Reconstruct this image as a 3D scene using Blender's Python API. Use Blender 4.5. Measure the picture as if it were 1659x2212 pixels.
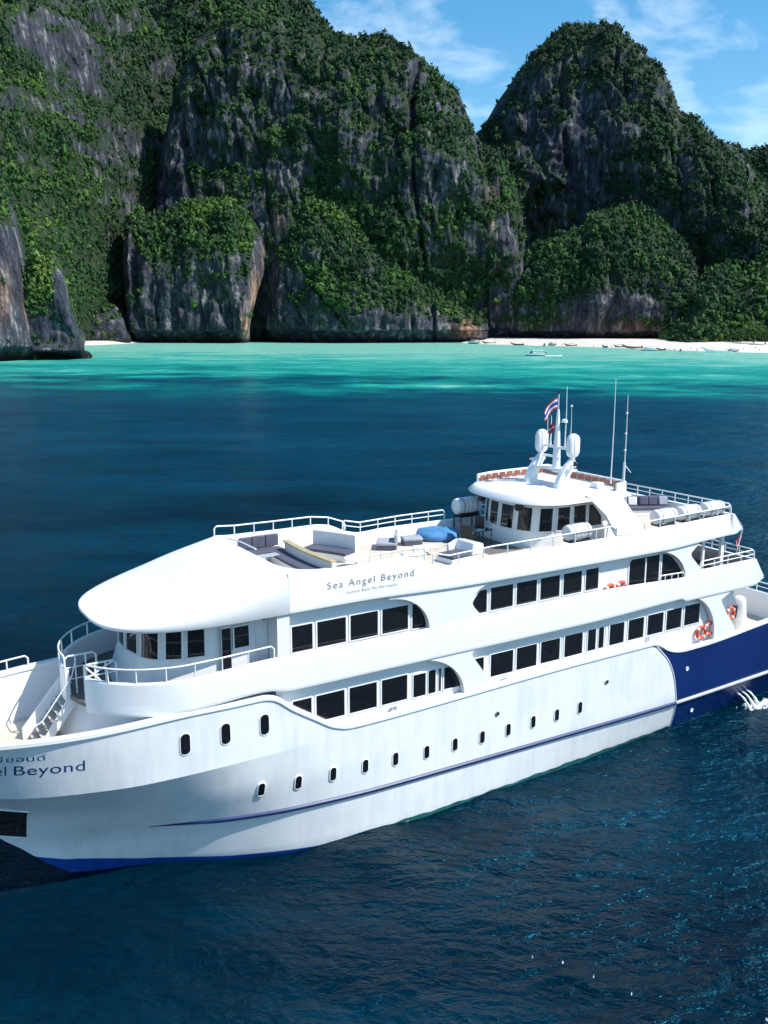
import bpy, bmesh, math, random
import numpy as np
from math import radians as RAD, pi as PI, sin, cos
from mathutils import Matrix, Vector

for o in list(bpy.data.objects): bpy.data.objects.remove(o, do_unlink=True)
SC = bpy.context.scene
COL = SC.collection

# ------------------------------------------------------------------ camera
CAM_H = 18.45
cd = bpy.data.cameras.new('camera'); cam = bpy.data.objects.new('camera', cd); COL.objects.link(cam)
cd.sensor_fit = 'VERTICAL'; cd.sensor_height = 36.0; cd.lens = 36.0 * 2000.0 / 2212.0
cd.clip_start = 0.5; cd.clip_end = 20000
cam.location = (0, 0, CAM_H); cam.rotation_euler = (RAD(90 - 11.75), 0, 0)
SC.camera = cam

# ------------------------------------------------------------------ sky, sun, exposure
SUN_EL, SUN_AZ = 51.0, -19.0          # azimuth counted from +X towards +Y
W = bpy.data.worlds.new('World'); SC.world = W; W.use_nodes = True
nt = W.node_tree; nt.nodes.clear()
def N(nt, t, **kw):
    n = nt.nodes.new(t)
    for k, v in kw.items():
        if k.startswith('_'): n.inputs[k[1:].replace('_', ' ')].default_value = v
        else: setattr(n, k, v)
    return n
def LK(nt, a, b): nt.links.new(a, b)
def ramp(nt, fac, stops, interp='LINEAR'):
    r = nt.nodes.new('ShaderNodeValToRGB'); r.color_ramp.interpolation = interp
    e = r.color_ramp.elements
    while len(e) < len(stops): e.new(0.5)
    for k, (p, c) in zip(e, stops):
        k.position = p; k.color = (c, c, c, 1) if not hasattr(c, '__len__') else (*c, 1)
    LK(nt, fac, r.inputs['Fac']); return r
sky = N(nt, 'ShaderNodeTexSky', sky_type='NISHITA', sun_disc=False, sun_elevation=RAD(SUN_EL),
        sun_rotation=RAD(90 - SUN_AZ), altitude=0, air_density=1.0, dust_density=0.25, ozone_density=3.0)
hsv = N(nt, 'ShaderNodeHueSaturation', _Saturation=1.3, _Value=1.0, _Hue=0.488)
LK(nt, sky.outputs[0], hsv.inputs['Color'])
tc = N(nt, 'ShaderNodeTexCoord'); mp = N(nt, 'ShaderNodeMapping'); mp.inputs['Scale'].default_value = (1, 1, 2.4)
mp.inputs['Location'].default_value = (0.37, 0.2, 0.13)
LK(nt, tc.outputs['Generated'], mp.inputs[0])
CLOUDS = ((-.026, .957, .290, 14), (.094, .972, .212, 24), (.200, .938, .283, 55), (.289, .936, .200, 40), (.338, .918, .205, 26), (-.6, .7, .4, 5), (.8, .4, .45, 5), (.2, -.9, .5, 4), (-.8, -.3, .4, 5))
c1 = N(nt, 'ShaderNodeTexNoise', _Scale=10.0, _Detail=7.0, _Roughness=0.55, _Distortion=0.3); LK(nt, mp.outputs[0], c1.inputs['Vector'])
spot = None
for cx_, cy_, cz_, sh_ in CLOUDS:      # soft patches of cumulus: each falls off round its own bearing
    v_ = Vector((cx_, cy_, cz_)).normalized(); dp = N(nt, 'ShaderNodeVectorMath', operation='DISTANCE'); LK(nt, tc.outputs['Generated'], dp.inputs[0]); dp.inputs[1].default_value = v_
    a_ = N(nt, 'ShaderNodeMath', operation='MULTIPLY_ADD', use_clamp=True); LK(nt, dp.outputs['Value'], a_.inputs[0]); a_.inputs[1].default_value = -sh_ * .55; a_.inputs[2].default_value = 1.0
    if spot is None: spot = a_
    else:
        m_ = N(nt, 'ShaderNodeMath', operation='MAXIMUM'); LK(nt, spot.outputs[0], m_.inputs[0]); LK(nt, a_.outputs[0], m_.inputs[1]); spot = m_
sm_ = N(nt, 'ShaderNodeMath', operation='MULTIPLY_ADD'); LK(nt, spot.outputs[0], sm_.inputs[0]); sm_.inputs[1].default_value = 0.17; LK(nt, c1.outputs[0], sm_.inputs[2])
cr = ramp(nt, sm_.outputs[0], [(0.56, 0.0), (0.70, 0.22), (0.88, 0.75)])
mx = N(nt, 'ShaderNodeMix', data_type='RGBA'); LK(nt, cr.outputs[0], mx.inputs['Factor'])
LK(nt, hsv.outputs[0], mx.inputs[6]); mx.inputs[7].default_value = (8.6, 9.2, 9.8, 1)
bg = N(nt, 'ShaderNodeBackground', _Strength=0.145); LK(nt, mx.outputs[2], bg.inputs[0])
wo = N(nt, 'ShaderNodeOutputWorld'); LK(nt, bg.outputs[0], wo.inputs[0])

sl = bpy.data.lights.new('sun', 'SUN'); sl.energy = 4.8; sl.angle = RAD(0.5); sl.color = (1.0, 0.96, 0.9)
sun = bpy.data.objects.new('sun', sl); COL.objects.link(sun)
sd = Vector((cos(RAD(SUN_EL)) * cos(RAD(SUN_AZ)), cos(RAD(SUN_EL)) * sin(RAD(SUN_AZ)), sin(RAD(SUN_EL))))
sun.rotation_euler = sd.to_track_quat('Z', 'Y').to_euler(); sun.location = (60, -20, 90)
SC.view_settings.view_transform = 'Standard'; SC.view_settings.look = 'None'
SC.view_settings.exposure = 0.33; SC.view_settings.gamma = 1.0; SC.view_settings.use_curve_mapping = False

# ------------------------------------------------------------------ noise
RS = np.random.RandomState(7)
_P = RS.permutation(512); _P = np.concatenate([_P, _P, _P])
_G = RS.normal(size=(512, 3)); _G /= np.linalg.norm(_G, axis=1)[:, None]
def perlin(x, y, z=0.0):
    x, y, z = np.broadcast_arrays(np.asarray(x, float), np.asarray(y, float), np.asarray(z, float))
    xi, yi, zi = np.floor(x).astype(int), np.floor(y).astype(int), np.floor(z).astype(int)
    xf, yf, zf = x - xi, y - yi, z - zi
    xi &= 511; yi &= 511; zi &= 511
    fd = lambda t: t * t * t * (t * (t * 6 - 15) + 10)
    u, v, w = fd(xf), fd(yf), fd(zf)
    def g(a, b, c):
        h = _P[_P[_P[(xi + a) & 511] + ((yi + b) & 511)] + ((zi + c) & 511)] & 511
        q = _G[h]
        return q[..., 0] * (xf - a) + q[..., 1] * (yf - b) + q[..., 2] * (zf - c)
    L = lambda a, b, t: a + (b - a) * t
    return L(L(L(g(0,0,0), g(1,0,0), u), L(g(0,1,0), g(1,1,0), u), v),
             L(L(g(0,0,1), g(1,0,1), u), L(g(0,1,1), g(1,1,1), u), v), w) * 1.5
def fbm(x, y, z=0.0, o=4, gain=0.5):
    s = 0; a = 1.0; t = 0
    for i in range(o):
        f = 2.0 ** i; s = s + a * perlin(x * f + 17.3 * i, y * f + 5.1 * i, np.asarray(z) * f + 9.7 * i); t += a; a *= gain
    return s / t
def ridged(x, y, z=0.0, o=3):
    s = 0; a = 1.0; t = 0
    for i in range(o):
        f = 2.0 ** i; s = s + a * (1 - 2 * np.abs(perlin(x * f + 3.3 * i, y * f + 7.1 * i, np.asarray(z) * f))); t += a; a *= .5
    return s / t
def pc(xs, ys):
    xs = np.array(xs, float); ys = np.array(ys, float); h = np.diff(xs); d = np.diff(ys) / h
    m = np.zeros_like(xs); m[0] = d[0]; m[-1] = d[-1]
    for i in range(1, len(xs) - 1):
        if d[i-1] * d[i] > 0:
            w1 = 2*h[i] + h[i-1]; w2 = h[i] + 2*h[i-1]; m[i] = (w1 + w2) / (w1 / d[i-1] + w2 / d[i])
    def f(x):
        x = np.clip(np.asarray(x, float), xs[0], xs[-1]); i = np.clip(np.searchsorted(xs, x) - 1, 0, len(xs) - 2)
        t = (x - xs[i]) / h[i]
        return ((1+2*t)*(1-t)**2)*ys[i] + t*(1-t)**2*h[i]*m[i] + t*t*(3-2*t)*ys[i+1] + t*t*(t-1)*h[i]*m[i+1]
    return f

# ------------------------------------------------------------------ materials
def mat(name, col, rough=0.5, metal=0.0, var=0.0, vscale=3.0, spec=0.5, bump=0.0, bscale=20.0, coat=0.0):
    m = bpy.data.materials.new(name); m.use_nodes = True; nt = m.node_tree
    b = nt.nodes['Principled BSDF']; b.inputs['Base Color'].default_value = (*col, 1)
    b.inputs['Roughness'].default_value = rough; b.inputs['Metallic'].default_value = metal
    b.inputs['Specular IOR Level'].default_value = spec; b.inputs['Coat Weight'].default_value = coat
    b.inputs['Coat Roughness'].default_value = 0.12
    if var or bump:
        t = N(nt, 'ShaderNodeTexCoord')
    if var:
        n = N(nt, 'ShaderNodeTexNoise', _Scale=vscale, _Detail=5.0, _Roughness=0.6); LK(nt, t.outputs['Object'], n.inputs['Vector'])
        d = [c * (1 - var) for c in col]; e = [min(1, c * (1 + var * .6)) for c in col]
        r = ramp(nt, n.outputs[0], [(0.3, d), (0.7, e)]); LK(nt, r.outputs[0], b.inputs['Base Color'])
    if bump:
        n = N(nt, 'ShaderNodeTexNoise', _Scale=bscale, _Detail=3.0); LK(nt, t.outputs['Object'], n.inputs['Vector'])
        q = N(nt, 'ShaderNodeBump', _Strength=bump, _Distance=0.02); LK(nt, n.outputs[0], q.inputs['Height']); LK(nt, q.outputs[0], b.inputs['Normal'])
    return m
def paint(name, col, streak=0.10, rough=0.32):
    """ship paint: gloss coat, faint vertical run-off streaks and patchy wear"""
    m = mat(name, col, rough, coat=0.0); nt = m.node_tree; b = nt.nodes['Principled BSDF']
    t = N(nt, 'ShaderNodeTexCoord'); mp = N(nt, 'ShaderNodeMapping'); mp.inputs['Scale'].default_value = (3.0, 3.0, 0.35)
    LK(nt, t.outputs['Object'], mp.inputs[0])
    n = N(nt, 'ShaderNodeTexNoise', _Scale=1.0, _Detail=6.0, _Roughness=0.62); LK(nt, mp.outputs[0], n.inputs['Vector'])
    n2 = N(nt, 'ShaderNodeTexNoise', _Scale=0.45, _Detail=4.0); LK(nt, t.outputs['Object'], n2.inputs['Vector'])
    mu = N(nt, 'ShaderNodeMath', operation='MULTIPLY'); LK(nt, n.outputs[0], mu.inputs[0]); LK(nt, n2.outputs[0], mu.inputs[1])
    d = [c * (1 - streak * k) for c, k in zip(col, (2.0, 1.7, 1.5))]
    r = ramp(nt, mu.outputs[0], [(0.15, d), (0.28, col)]); LK(nt, r.outputs[0], b.inputs['Base Color'])
    n3 = N(nt, 'ShaderNodeTexNoise', _Scale=0.9, _Detail=2.0); LK(nt, t.outputs['Object'], n3.inputs['Vector'])
    q = N(nt, 'ShaderNodeBump', _Strength=0.12, _Distance=0.05); LK(nt, n3.outputs[0], q.inputs['Height'])
    # welded plates: faint seams every couple of metres
    cx = N(nt, 'ShaderNodeSeparateXYZ'); LK(nt, t.outputs['Object'], cx.inputs[0]); cc = N(nt, 'ShaderNodeCombineXYZ'); LK(nt, cx.outputs[0], cc.inputs[0]); LK(nt, cx.outputs[2], cc.inputs[1])
    bk = N(nt, 'ShaderNodeTexBrick', _Scale=1.0, _Mortar_Size=0.012, _Mortar_Smooth=0.6, _Brick_Width=2.6, _Row_Height=1.35); LK(nt, cc.outputs[0], bk.inputs['Vector'])
    q2 = N(nt, 'ShaderNodeBump', _Strength=0.22, _Distance=0.02, invert=True); LK(nt, bk.outputs['Fac'], q2.inputs['Height']); LK(nt, q.outputs[0], q2.inputs['Normal'])
    LK(nt, q2.outputs[0], b.inputs['Normal'])
    return m
M = {}
M['white'] = paint('white_hull_paint', (0.80, 0.81, 0.82), 0.06)
M['white2'] = paint('white_superstructure_paint', (0.83, 0.83, 0.83), 0.015)
M['navy'] = paint('navy_hull_paint', (0.002, 0.020, 0.125), 0.15, 0.25)
M['anti'] = paint('blue_antifouling', (0.004, 0.055, 0.30), 0.2, 0.5)
M['rail'] = mat('white_rail_paint', (0.8, 0.8, 0.8), 0.35)
M['glass'] = mat('dark_tinted_glass', (0.006, 0.007, 0.010), 0.04, spec=0.5, bump=0.25, bscale=1.1)
M['rubber'] = mat('black_rubber', (0.015, 0.015, 0.016), 0.6)
M['stripe'] = mat('blue_rubrail', (0.003, 0.022, 0.105), 0.45)
M['palerail'] = mat('pale_rubrail', (0.48, 0.50, 0.60), 0.45, var=0.15)
M['teak'] = mat('pale_deck', (0.62, 0.55, 0.45), 0.7, var=0.12, vscale=2.0)
M['greydeck'] = mat('grey_deck', (0.17, 0.155, 0.15), 0.8, var=0.2)
M['wood'] = mat('varnished_wood', (0.30, 0.10, 0.055), 0.5, var=0.3, vscale=8)
M['yellow'] = mat('golden_wood_trim', (0.48, 0.40, 0.22), 0.5, var=0.15)
M['cushion'] = mat('charcoal_cushion', (0.085, 0.09, 0.13), 0.9, var=0.15, vscale=6)
M['greycush'] = mat('grey_cushion', (0.36, 0.38, 0.43), 0.9, var=0.12, vscale=6)
M['bluecover'] = mat('blue_cover', (0.07, 0.24, 0.48), 0.6, var=0.25, vscale=2, bump=0.5, bscale=5)
M['black'] = mat('black_metal', (0.012, 0.012, 0.013), 0.45)
M['steel'] = mat('stainless', (0.6, 0.6, 0.62), 0.3, 0.9)
M['orange'] = mat('orange_buoy', (0.72, 0.09, 0.03), 0.5, var=0.15)
M['red'] = mat('red_cloth', (0.55, 0.03, 0.04), 0.7)
M['letters'] = mat('grey_letters', (0.30, 0.30, 0.31), 0.4)
M['bluelet'] = mat('navy_letters', (0.012, 0.045, 0.17), 0.4)
M['canvas'] = mat('white_canvas', (0.72, 0.71, 0.70), 0.85, var=0.08, bump=0.6, bscale=3)
M['raft'] = mat('raft_canister', (0.80, 0.79, 0.77), 0.4, var=0.05)
M['foam_and_specks'] = mat('foam_and_specks', (0.85, 0.88, 0.88), 0.8)
M['skin'] = mat('skin', (0.35, 0.2, 0.13), 0.6)

# ------------------------------------------------------------------ mesh builder
class MB:
    def __init__(s): s.v = []; s.f = []; s.n = 0
    def add(s, v, f):
        v = np.asarray(v, float).reshape(-1, 3); s.v.append(v); s.f += [tuple(i + s.n for i in q) for q in f]; s.n += len(v); return s
    def box(s, a, b):
        x0,y0,z0 = a; x1,y1,z1 = b
        return s.add([(x0,y0,z0),(x1,y0,z0),(x1,y1,z0),(x0,y1,z0),(x0,y0,z1),(x1,y0,z1),(x1,y1,z1),(x0,y1,z1)],
              [(0,3,2,1),(4,5,6,7),(0,1,5,4),(1,2,6,5),(2,3,7,6),(3,0,4,7)])
    def grid(s, P, cu=False, cv=False):
        P = np.asarray(P, float); a, b = P.shape[:2]; f = []
        for i in range(a if cu else a - 1):
            for j in range(b if cv else b - 1):
                i2 = (i + 1) % a; j2 = (j + 1) % b
                f.append((i*b+j, i2*b+j, i2*b+j2, i*b+j2))
        return s.add(P.reshape(-1, 3), f)
    def ngon(s, P): return s.add(P, [tuple(range(len(P)))])
    def prism(s, P, off):
        P = np.asarray(P, float); n = len(P); Q = P + np.asarray(off, float)
        f = [tuple(range(n))[::-1], tuple(range(n, 2*n))] + [(i, (i+1) % n, n + (i+1) % n, n + i) for i in range(n)]
        return s.add(np.vstack([P, Q]), f)
    def tube(s, P, r, n=8, cap=True, flat=None):
        P = np.asarray(P, float); k = len(P); r = np.broadcast_to(np.asarray(r, float), (k,))
        T = np.gradient(P, axis=0); T /= np.linalg.norm(T, axis=1)[:, None] + 1e-12
        ref = np.array([0, 0, 1.0]) if abs(T[0][2]) < .9 else np.array([1.0, 0, 0])
        rings = []
        for i in range(k):
            a = np.cross(ref, T[i]); a /= np.linalg.norm(a) + 1e-12; b = np.cross(T[i], a); ref = b
            th = np.arange(n) / n * 2 * PI + PI / n
            rings.append(P[i] + r[i] * (np.cos(th)[:, None] * a + np.sin(th)[:, None] * b))
        o = s.n; s.grid(np.array(rings), cv=True)
        if cap: s.f.append(tuple(range(o, o + n))[::-1]); s.f.append(tuple(range(o + (k-1)*n, o + k*n)))
        return s
    def lathe(s, prof, n=16, axis='z', c=(0, 0, 0)):
        prof = np.asarray(prof, float); th = np.arange(n) / n * 2 * PI
        X = prof[:, 0][:, None] * np.cos(th); Y = prof[:, 0][:, None] * np.sin(th); Z = np.repeat(prof[:, 1][:, None], n, 1)
        P = np.stack([X, Y, Z], -1)
        if axis == 'x': P = P[..., [2, 0, 1]]
        if axis == 'y': P = P[..., [1, 2, 0]]
        return s.grid(P + np.array(c), cv=True)
    def xf(s, m):
        m = np.array(m); s.v = [q @ m[:3, :3].T + m[:3, 3] for q in s.v]; return s
    def build(s, name, m, parent=None, smooth=True, ang=35, bev=0.0):
        me = bpy.data.meshes.new(name); V = np.vstack(s.v)
        me.from_pydata(V.tolist(), [], s.f); me.update()
        if smooth:
            me.shade_smooth(); me.set_sharp_from_angle(angle=RAD(ang))
        bm = bmesh.new(); bm.from_mesh(me); bmesh.ops.recalc_face_normals(bm, faces=bm.faces); bm.to_mesh(me); bm.free()
        o = bpy.data.objects.new(name, me); COL.objects.link(o)
        for q in (m if isinstance(m, (list, tuple)) else [m]): me.materials.append(q)
        if parent: o.parent = parent
        if bev:
            b = o.modifiers.new('bevel', 'BEVEL'); b.width = bev; b.segments = 2; b.limit_method = 'ANGLE'
        return o
def tag(o, label=None, cat=None, group=None, kind=None):
    if label: o['label'] = label
    if cat: o['category'] = cat
    if group: o['group'] = group
    if kind: o['kind'] = kind
    return o
def empty(name, loc=(0, 0, 0), rz=0.0, label=None, cat=None, group=None):
    o = bpy.data.objects.new(name, None); COL.objects.link(o); o.empty_display_size = .3
    o.location = loc; o.rotation_euler = (0, 0, rz); return tag(o, label, cat, group)
def copy_tree(o, parent=None):
    c = o.copy(); COL.objects.link(c)
    if parent: c.parent = parent
    for ch in list(o.children): copy_tree(ch, c)
    return c
def fast_mesh(name, V, F, m, smooth=False, attrs=None):
    """F: int array (n,3) or (n,4)"""
    me = bpy.data.meshes.new(name); k = F.shape[1]
    me.vertices.add(len(V)); me.vertices.foreach_set('co', np.ascontiguousarray(V, np.float32).ravel())
    me.loops.add(F.size); me.loops.foreach_set('vertex_index', np.ascontiguousarray(F, np.int32).ravel())
    me.polygons.add(len(F)); me.polygons.foreach_set('loop_start', np.arange(0, F.size, k, dtype=np.int32))
    me.polygons.foreach_set('loop_total', np.full(len(F), k, np.int32))
    me.polygons.foreach_set('use_smooth', np.full(len(F), smooth, bool))
    me.update(calc_edges=True); me.validate()
    for n, a in (attrs or {}).items():
        t = me.attributes.new(n, 'FLOAT', 'POINT'); t.data.foreach_set('value', np.ascontiguousarray(a, np.float32))
    me.materials.append(m)
    o = bpy.data.objects.new(name, me); COL.objects.link(o); return o
# direction of a picture point (used to lay out the far shore at its measured bearings)
TH = RAD(11.75)
def ray(px, py):
    px = np.asarray(px, float); py = np.asarray(py, float)
    r = (px - 829.5) / 2000; u = (1106 - py) / 2000
    return np.stack([r, cos(TH) + u * sin(TH), u * cos(TH) - sin(TH)], -1)
def at_depth(px, py, Y):
    d = ray(px, py); t = Y / d[..., 1]; p = d * t[..., None]; p[..., 2] += CAM_H; return p
def on_water(px, py, z=0.0):
    d = ray(px, py); t = (z - CAM_H) / d[..., 2]; p = d * t[..., None]; p[..., 2] = z; return p
# ================================================================== WATER
def water_material():
    m = bpy.data.materials.new('sea_water'); m.use_nodes = True; nt = m.node_tree; b = nt.nodes['Principled BSDF']
    at = N(nt, 'ShaderNodeAttribute', attribute_name='shallow_sheen')
    geo = N(nt, 'ShaderNodeNewGeometry')
    mp = N(nt, 'ShaderNodeMapping'); mp.inputs['Scale'].default_value = (0.03, 0.09, 0.05); LK(nt, geo.outputs['Position'], mp.inputs[0])
    n = N(nt, 'ShaderNodeTexNoise', _Scale=1.0, _Detail=6.0, _Roughness=0.65); LK(nt, mp.outputs[0], n.inputs['Vector'])
    ad = N(nt, 'ShaderNodeMath', operation='MULTIPLY_ADD'); LK(nt, n.outputs[0], ad.inputs[0]); ad.inputs[1].default_value = 0.22
    LK(nt, at.outputs['Fac'], ad.inputs[2])
    su = N(nt, 'ShaderNodeMath', operation='SUBTRACT'); LK(nt, ad.outputs[0], su.inputs[0]); su.inputs[1].default_value = 0.11
    r = ramp(nt, su.outputs[0], [(0.0, (0.00005, 0.010, 0.021)), (0.11, (0.0001, 0.042, 0.082)), (0.24, (0.0005, 0.078, 0.112)), (0.43, (0.0015, 0.165, 0.165)),
                                 (0.63, (0.010, 0.30, 0.255)), (0.82, (0.045, 0.41, 0.335)), (1.0, (0.22, 0.56, 0.45))])
    LK(nt, r.outputs[0], b.inputs['Base Color'])
    b.inputs['Roughness'].default_value = 0.21; b.inputs['IOR'].default_value = 1.333; b.inputs['Specular IOR Level'].default_value = 0.26; b.inputs['Specular Tint'].default_value = (0.02, 0.62, 1.0, 1)
    h = None
    for sc, det, amp, st in ((0.07, 2, 0.9, (1, 1.6, 1)), (0.2, 3, 0.7, (1, 1.6, 1)), (0.6, 4, 0.42, (1, 1.9, 1)), (1.5, 4, 0.26, (1, 1.7, 1))):
        q = N(nt, 'ShaderNodeMapping'); q.inputs['Scale'].default_value = st; q.inputs['Rotation'].default_value = (0, 0, 0.25)
        LK(nt, geo.outputs['Position'], q.inputs[0])
        w = N(nt, 'ShaderNodeTexNoise', _Scale=sc, _Detail=float(det), _Roughness=0.55, _Distortion=0.6); LK(nt, q.outputs[0], w.inputs['Vector'])
        a = N(nt, 'ShaderNodeMath', operation='MULTIPLY_ADD'); LK(nt, w.outputs[0], a.inputs[0]); a.inputs[1].default_value = amp
        if h: LK(nt, h.outputs[0], a.inputs[2])
        else: a.inputs[2].default_value = 0
        h = a
    # gusts of wind roughen some patches more than others
    g = N(nt, 'ShaderNodeTexNoise', _Scale=0.022, _Detail=3.0); LK(nt, geo.outputs['Position'], g.inputs['Vector'])
    gr = ramp(nt, g.outputs[0], [(0.35, 0.35), (0.65, 1.0)])
    bp = N(nt, 'ShaderNodeBump', _Distance=1.6); LK(nt, gr.outputs[0], bp.inputs['Strength']); LK(nt, h.outputs[0], bp.inputs['Height'])
    LK(nt, bp.outputs[0], b.inputs['Normal'])
    return m
def build_water():
    nr, na = 430, 440
    R = 9.0 * (2600 / 9.0) ** (np.arange(nr) / (nr - 1.0)); R = np.concatenate([[0.01], R])
    A = np.concatenate([np.linspace(-52, 52, na), np.linspace(52, 308, 50)[1:-1]]) * PI / 180
    rr, aa = np.meshgrid(R, A, indexing='ij'); X = rr * np.sin(aa); Y = rr * np.cos(aa)
    rs = np.random.RandomState(3); Z = np.zeros_like(X)
    mod = 0.75 + 0.9 * fbm(X / 26, Y / 18, 2.0, 3)
    wx = X + 1.6 * perlin(X / 9, Y / 9, 4.0); wy = Y + 1.6 * perlin(X / 9, Y / 9, 8.0)
    for i in range(26):
        lam = 1.3 * 1.11 ** i; th = rs.normal(1.35, 0.55); k = 2 * PI / lam
        ph = k * (wx * cos(th) + wy * sin(th)) + rs.rand() * 6.28
        res = np.clip(1.6 - rr * 0.012 / lam * 2.2, 0, 1)
        Z += 0.0056 * lam ** 0.85 * res * (np.abs(np.sin(ph / 2)) * -2 + 1.27)
    Z *= np.clip(mod, .25, 1.5) * np.clip((900 - rr) / 500, 0, 1)
    xs = [-600, -243, -120, -51, 71, 161, 233, 420]; ys = [520, 760, 790, 800, 800, 650, 560, 500]
    Ys = np.interp(X, xs, ys)
    Yd = 215 - 0.16 * X + 24 * fbm(X / 120, Y / 90, 1.0, 3)
    Yq = np.maximum(Y, 1.0)
    sh = (1 / Yd - 1 / Yq) / (1 / Yd - 1 / Ys)
    sh = np.where(Y > 20, sh, -1)
    sh = np.clip(sh * 1.05 + 0.02, -0.25, 1.05)
    st = .55 * fbm(X / 30, Y / 17, 3.0, 4) + .35 * fbm(X / 11, Y / 7, 9.0, 3) + .5 * fbm(X / 110, Y / 40, 5.0, 2)
    sh = sh + 1.25 * st * (0.26 + 0.55 * np.exp(-((sh - .34) / .26) ** 2)) * np.clip(sh * 4 + 1.0, 0, 1)
    soft = 0.10 * np.log1p(np.exp(np.clip(sh / 0.10, -30, 30)))
    sh = soft + 0.10 * np.clip((rr - 28) / 130, 0, 1) + 0.035 * fbm(X / 35, Y / 25, 6.0, 3) * np.clip(1 - sh * 4, 0, 1)  # besides depth, far water painted lighter for sky reflected at low angles
    n1, n2 = X.shape; i, j = np.meshgrid(np.arange(n1 - 1), np.arange(n2), indexing='ij'); j2 = (j + 1) % n2
    F = np.stack([i * n2 + j, i * n2 + j2, (i + 1) * n2 + j2, (i + 1) * n2 + j], -1).reshape(-1, 4)
    o = fast_mesh('water', np.stack([X, Y, Z], -1).reshape(-1, 3), F[:, ::-1], water_material(), True, {'shallow_sheen': sh.ravel()})
    tag(o, kind='structure')
build_water()

# ================================================================== CLIFFS
def rock_material():
    m = bpy.data.materials.new('limestone'); m.use_nodes = True; nt = m.node_tree; b = nt.nodes['Principled BSDF']
    geo = N(nt, 'ShaderNodeNewGeometry')
    def noise(scale, st, det=5.0, ro=.6):
        mp = N(nt, 'ShaderNodeMapping'); mp.inputs['Scale'].default_value = st; LK(nt, geo.outputs['Position'], mp.inputs[0])
        n = N(nt, 'ShaderNodeTexNoise', _Scale=scale, _Detail=det, _Roughness=ro); LK(nt, mp.outputs[0], n.inputs['Vector']); return n
    s1 = noise(0.20, (1, 1, 0.24)); s2 = noise(0.8, (1, 1, 0.45)); big = noise(0.02, (1, 1, .7), 3.0)
    mu = N(nt, 'ShaderNodeMath', operation='MULTIPLY_ADD'); LK(nt, s2.outputs[0], mu.inputs[0]); mu.inputs[1].default_value = .45
    LK(nt, s1.outputs[0], mu.inputs[2])
    ad = N(nt, 'ShaderNodeMath', operation='MULTIPLY_ADD'); LK(nt, big.outputs[0], ad.inputs[0]); ad.inputs[1].default_value = .3; LK(nt, mu.outputs[0], ad.inputs[2])
    r = ramp(nt, ad.outputs[0], [(0.64, (0.008, 0.010, 0.017)), (0.84, (0.040, 0.045, 0.062)), (0.98, (0.085, 0.09, 0.108)), (1.16, (0.22, 0.21, 0.20))])
    oc = N(nt, 'ShaderNodeAttribute', attribute_name='ochre')
    m1 = N(nt, 'ShaderNodeMix', data_type='RGBA'); LK(nt, oc.outputs['Fac'], m1.inputs['Factor']); LK(nt, r.outputs[0], m1.inputs[6])
    r2 = ramp(nt, ad.outputs[0], [(0.65, (0.05, 0.03, 0.025)), (0.85, (0.30, 0.15, 0.09)), (1.0, (0.55, 0.40, 0.30))]); LK(nt, r2.outputs[0], m1.inputs[7])
    ve = N(nt, 'ShaderNodeAttribute', attribute_name='veg')
    m2 = N(nt, 'ShaderNodeMix', data_type='RGBA')
    vr = ramp(nt, ve.outputs['Fac'], [(0.25, 0.0), (0.75, 0.85)]); LK(nt, vr.outputs[0], m2.inputs['Factor'])
    LK(nt, m1.outputs[2], m2.inputs[6])
    r3 = ramp(nt, s2.outputs[0], [(0.35, (0.008, 0.018, 0.006)), (0.65, (0.035, 0.065, 0.016))]); LK(nt, r3.outputs[0], m2.inputs[7])
    we = N(nt, 'ShaderNodeAttribute', attribute_name='wet'); m3 = N(nt, 'ShaderNodeMix', data_type='RGBA'); LK(nt, we.outputs['Fac'], m3.inputs['Factor'])
    LK(nt, m2.outputs[2], m3.inputs[6]); m3.inputs[7].default_value = (.014, .012, .012, 1)      # tide-darkened band along the foot
    LK(nt, m3.outputs[2], b.inputs['Base Color']); b.inputs['Roughness'].default_value = 0.9; b.inputs['Specular IOR Level'].default_value = 0.2
    bp = N(nt, 'ShaderNodeBump', _Strength=1.0, _Distance=3.2); LK(nt, mu.outputs[0], bp.inputs['Height']); LK(nt, bp.outputs[0], b.inputs['Normal'])
    return m
def leaf_material():
    m = bpy.data.materials.new('jungle_leaves'); m.use_nodes = True; nt = m.node_tree; b = nt.nodes['Principled BSDF']
    t = N(nt, 'ShaderNodeAttribute', attribute_name='tint')
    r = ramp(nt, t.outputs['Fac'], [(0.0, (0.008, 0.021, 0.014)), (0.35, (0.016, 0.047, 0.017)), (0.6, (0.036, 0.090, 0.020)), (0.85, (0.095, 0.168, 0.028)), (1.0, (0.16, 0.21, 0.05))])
    LK(nt, r.outputs[0], b.inputs['Base Color']); b.inputs['Roughness'].default_value = 0.75; b.inputs['Specular IOR Level'].default_value = 0.25
    return m
ROCK = rock_material(); LEAF = leaf_material()

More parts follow.
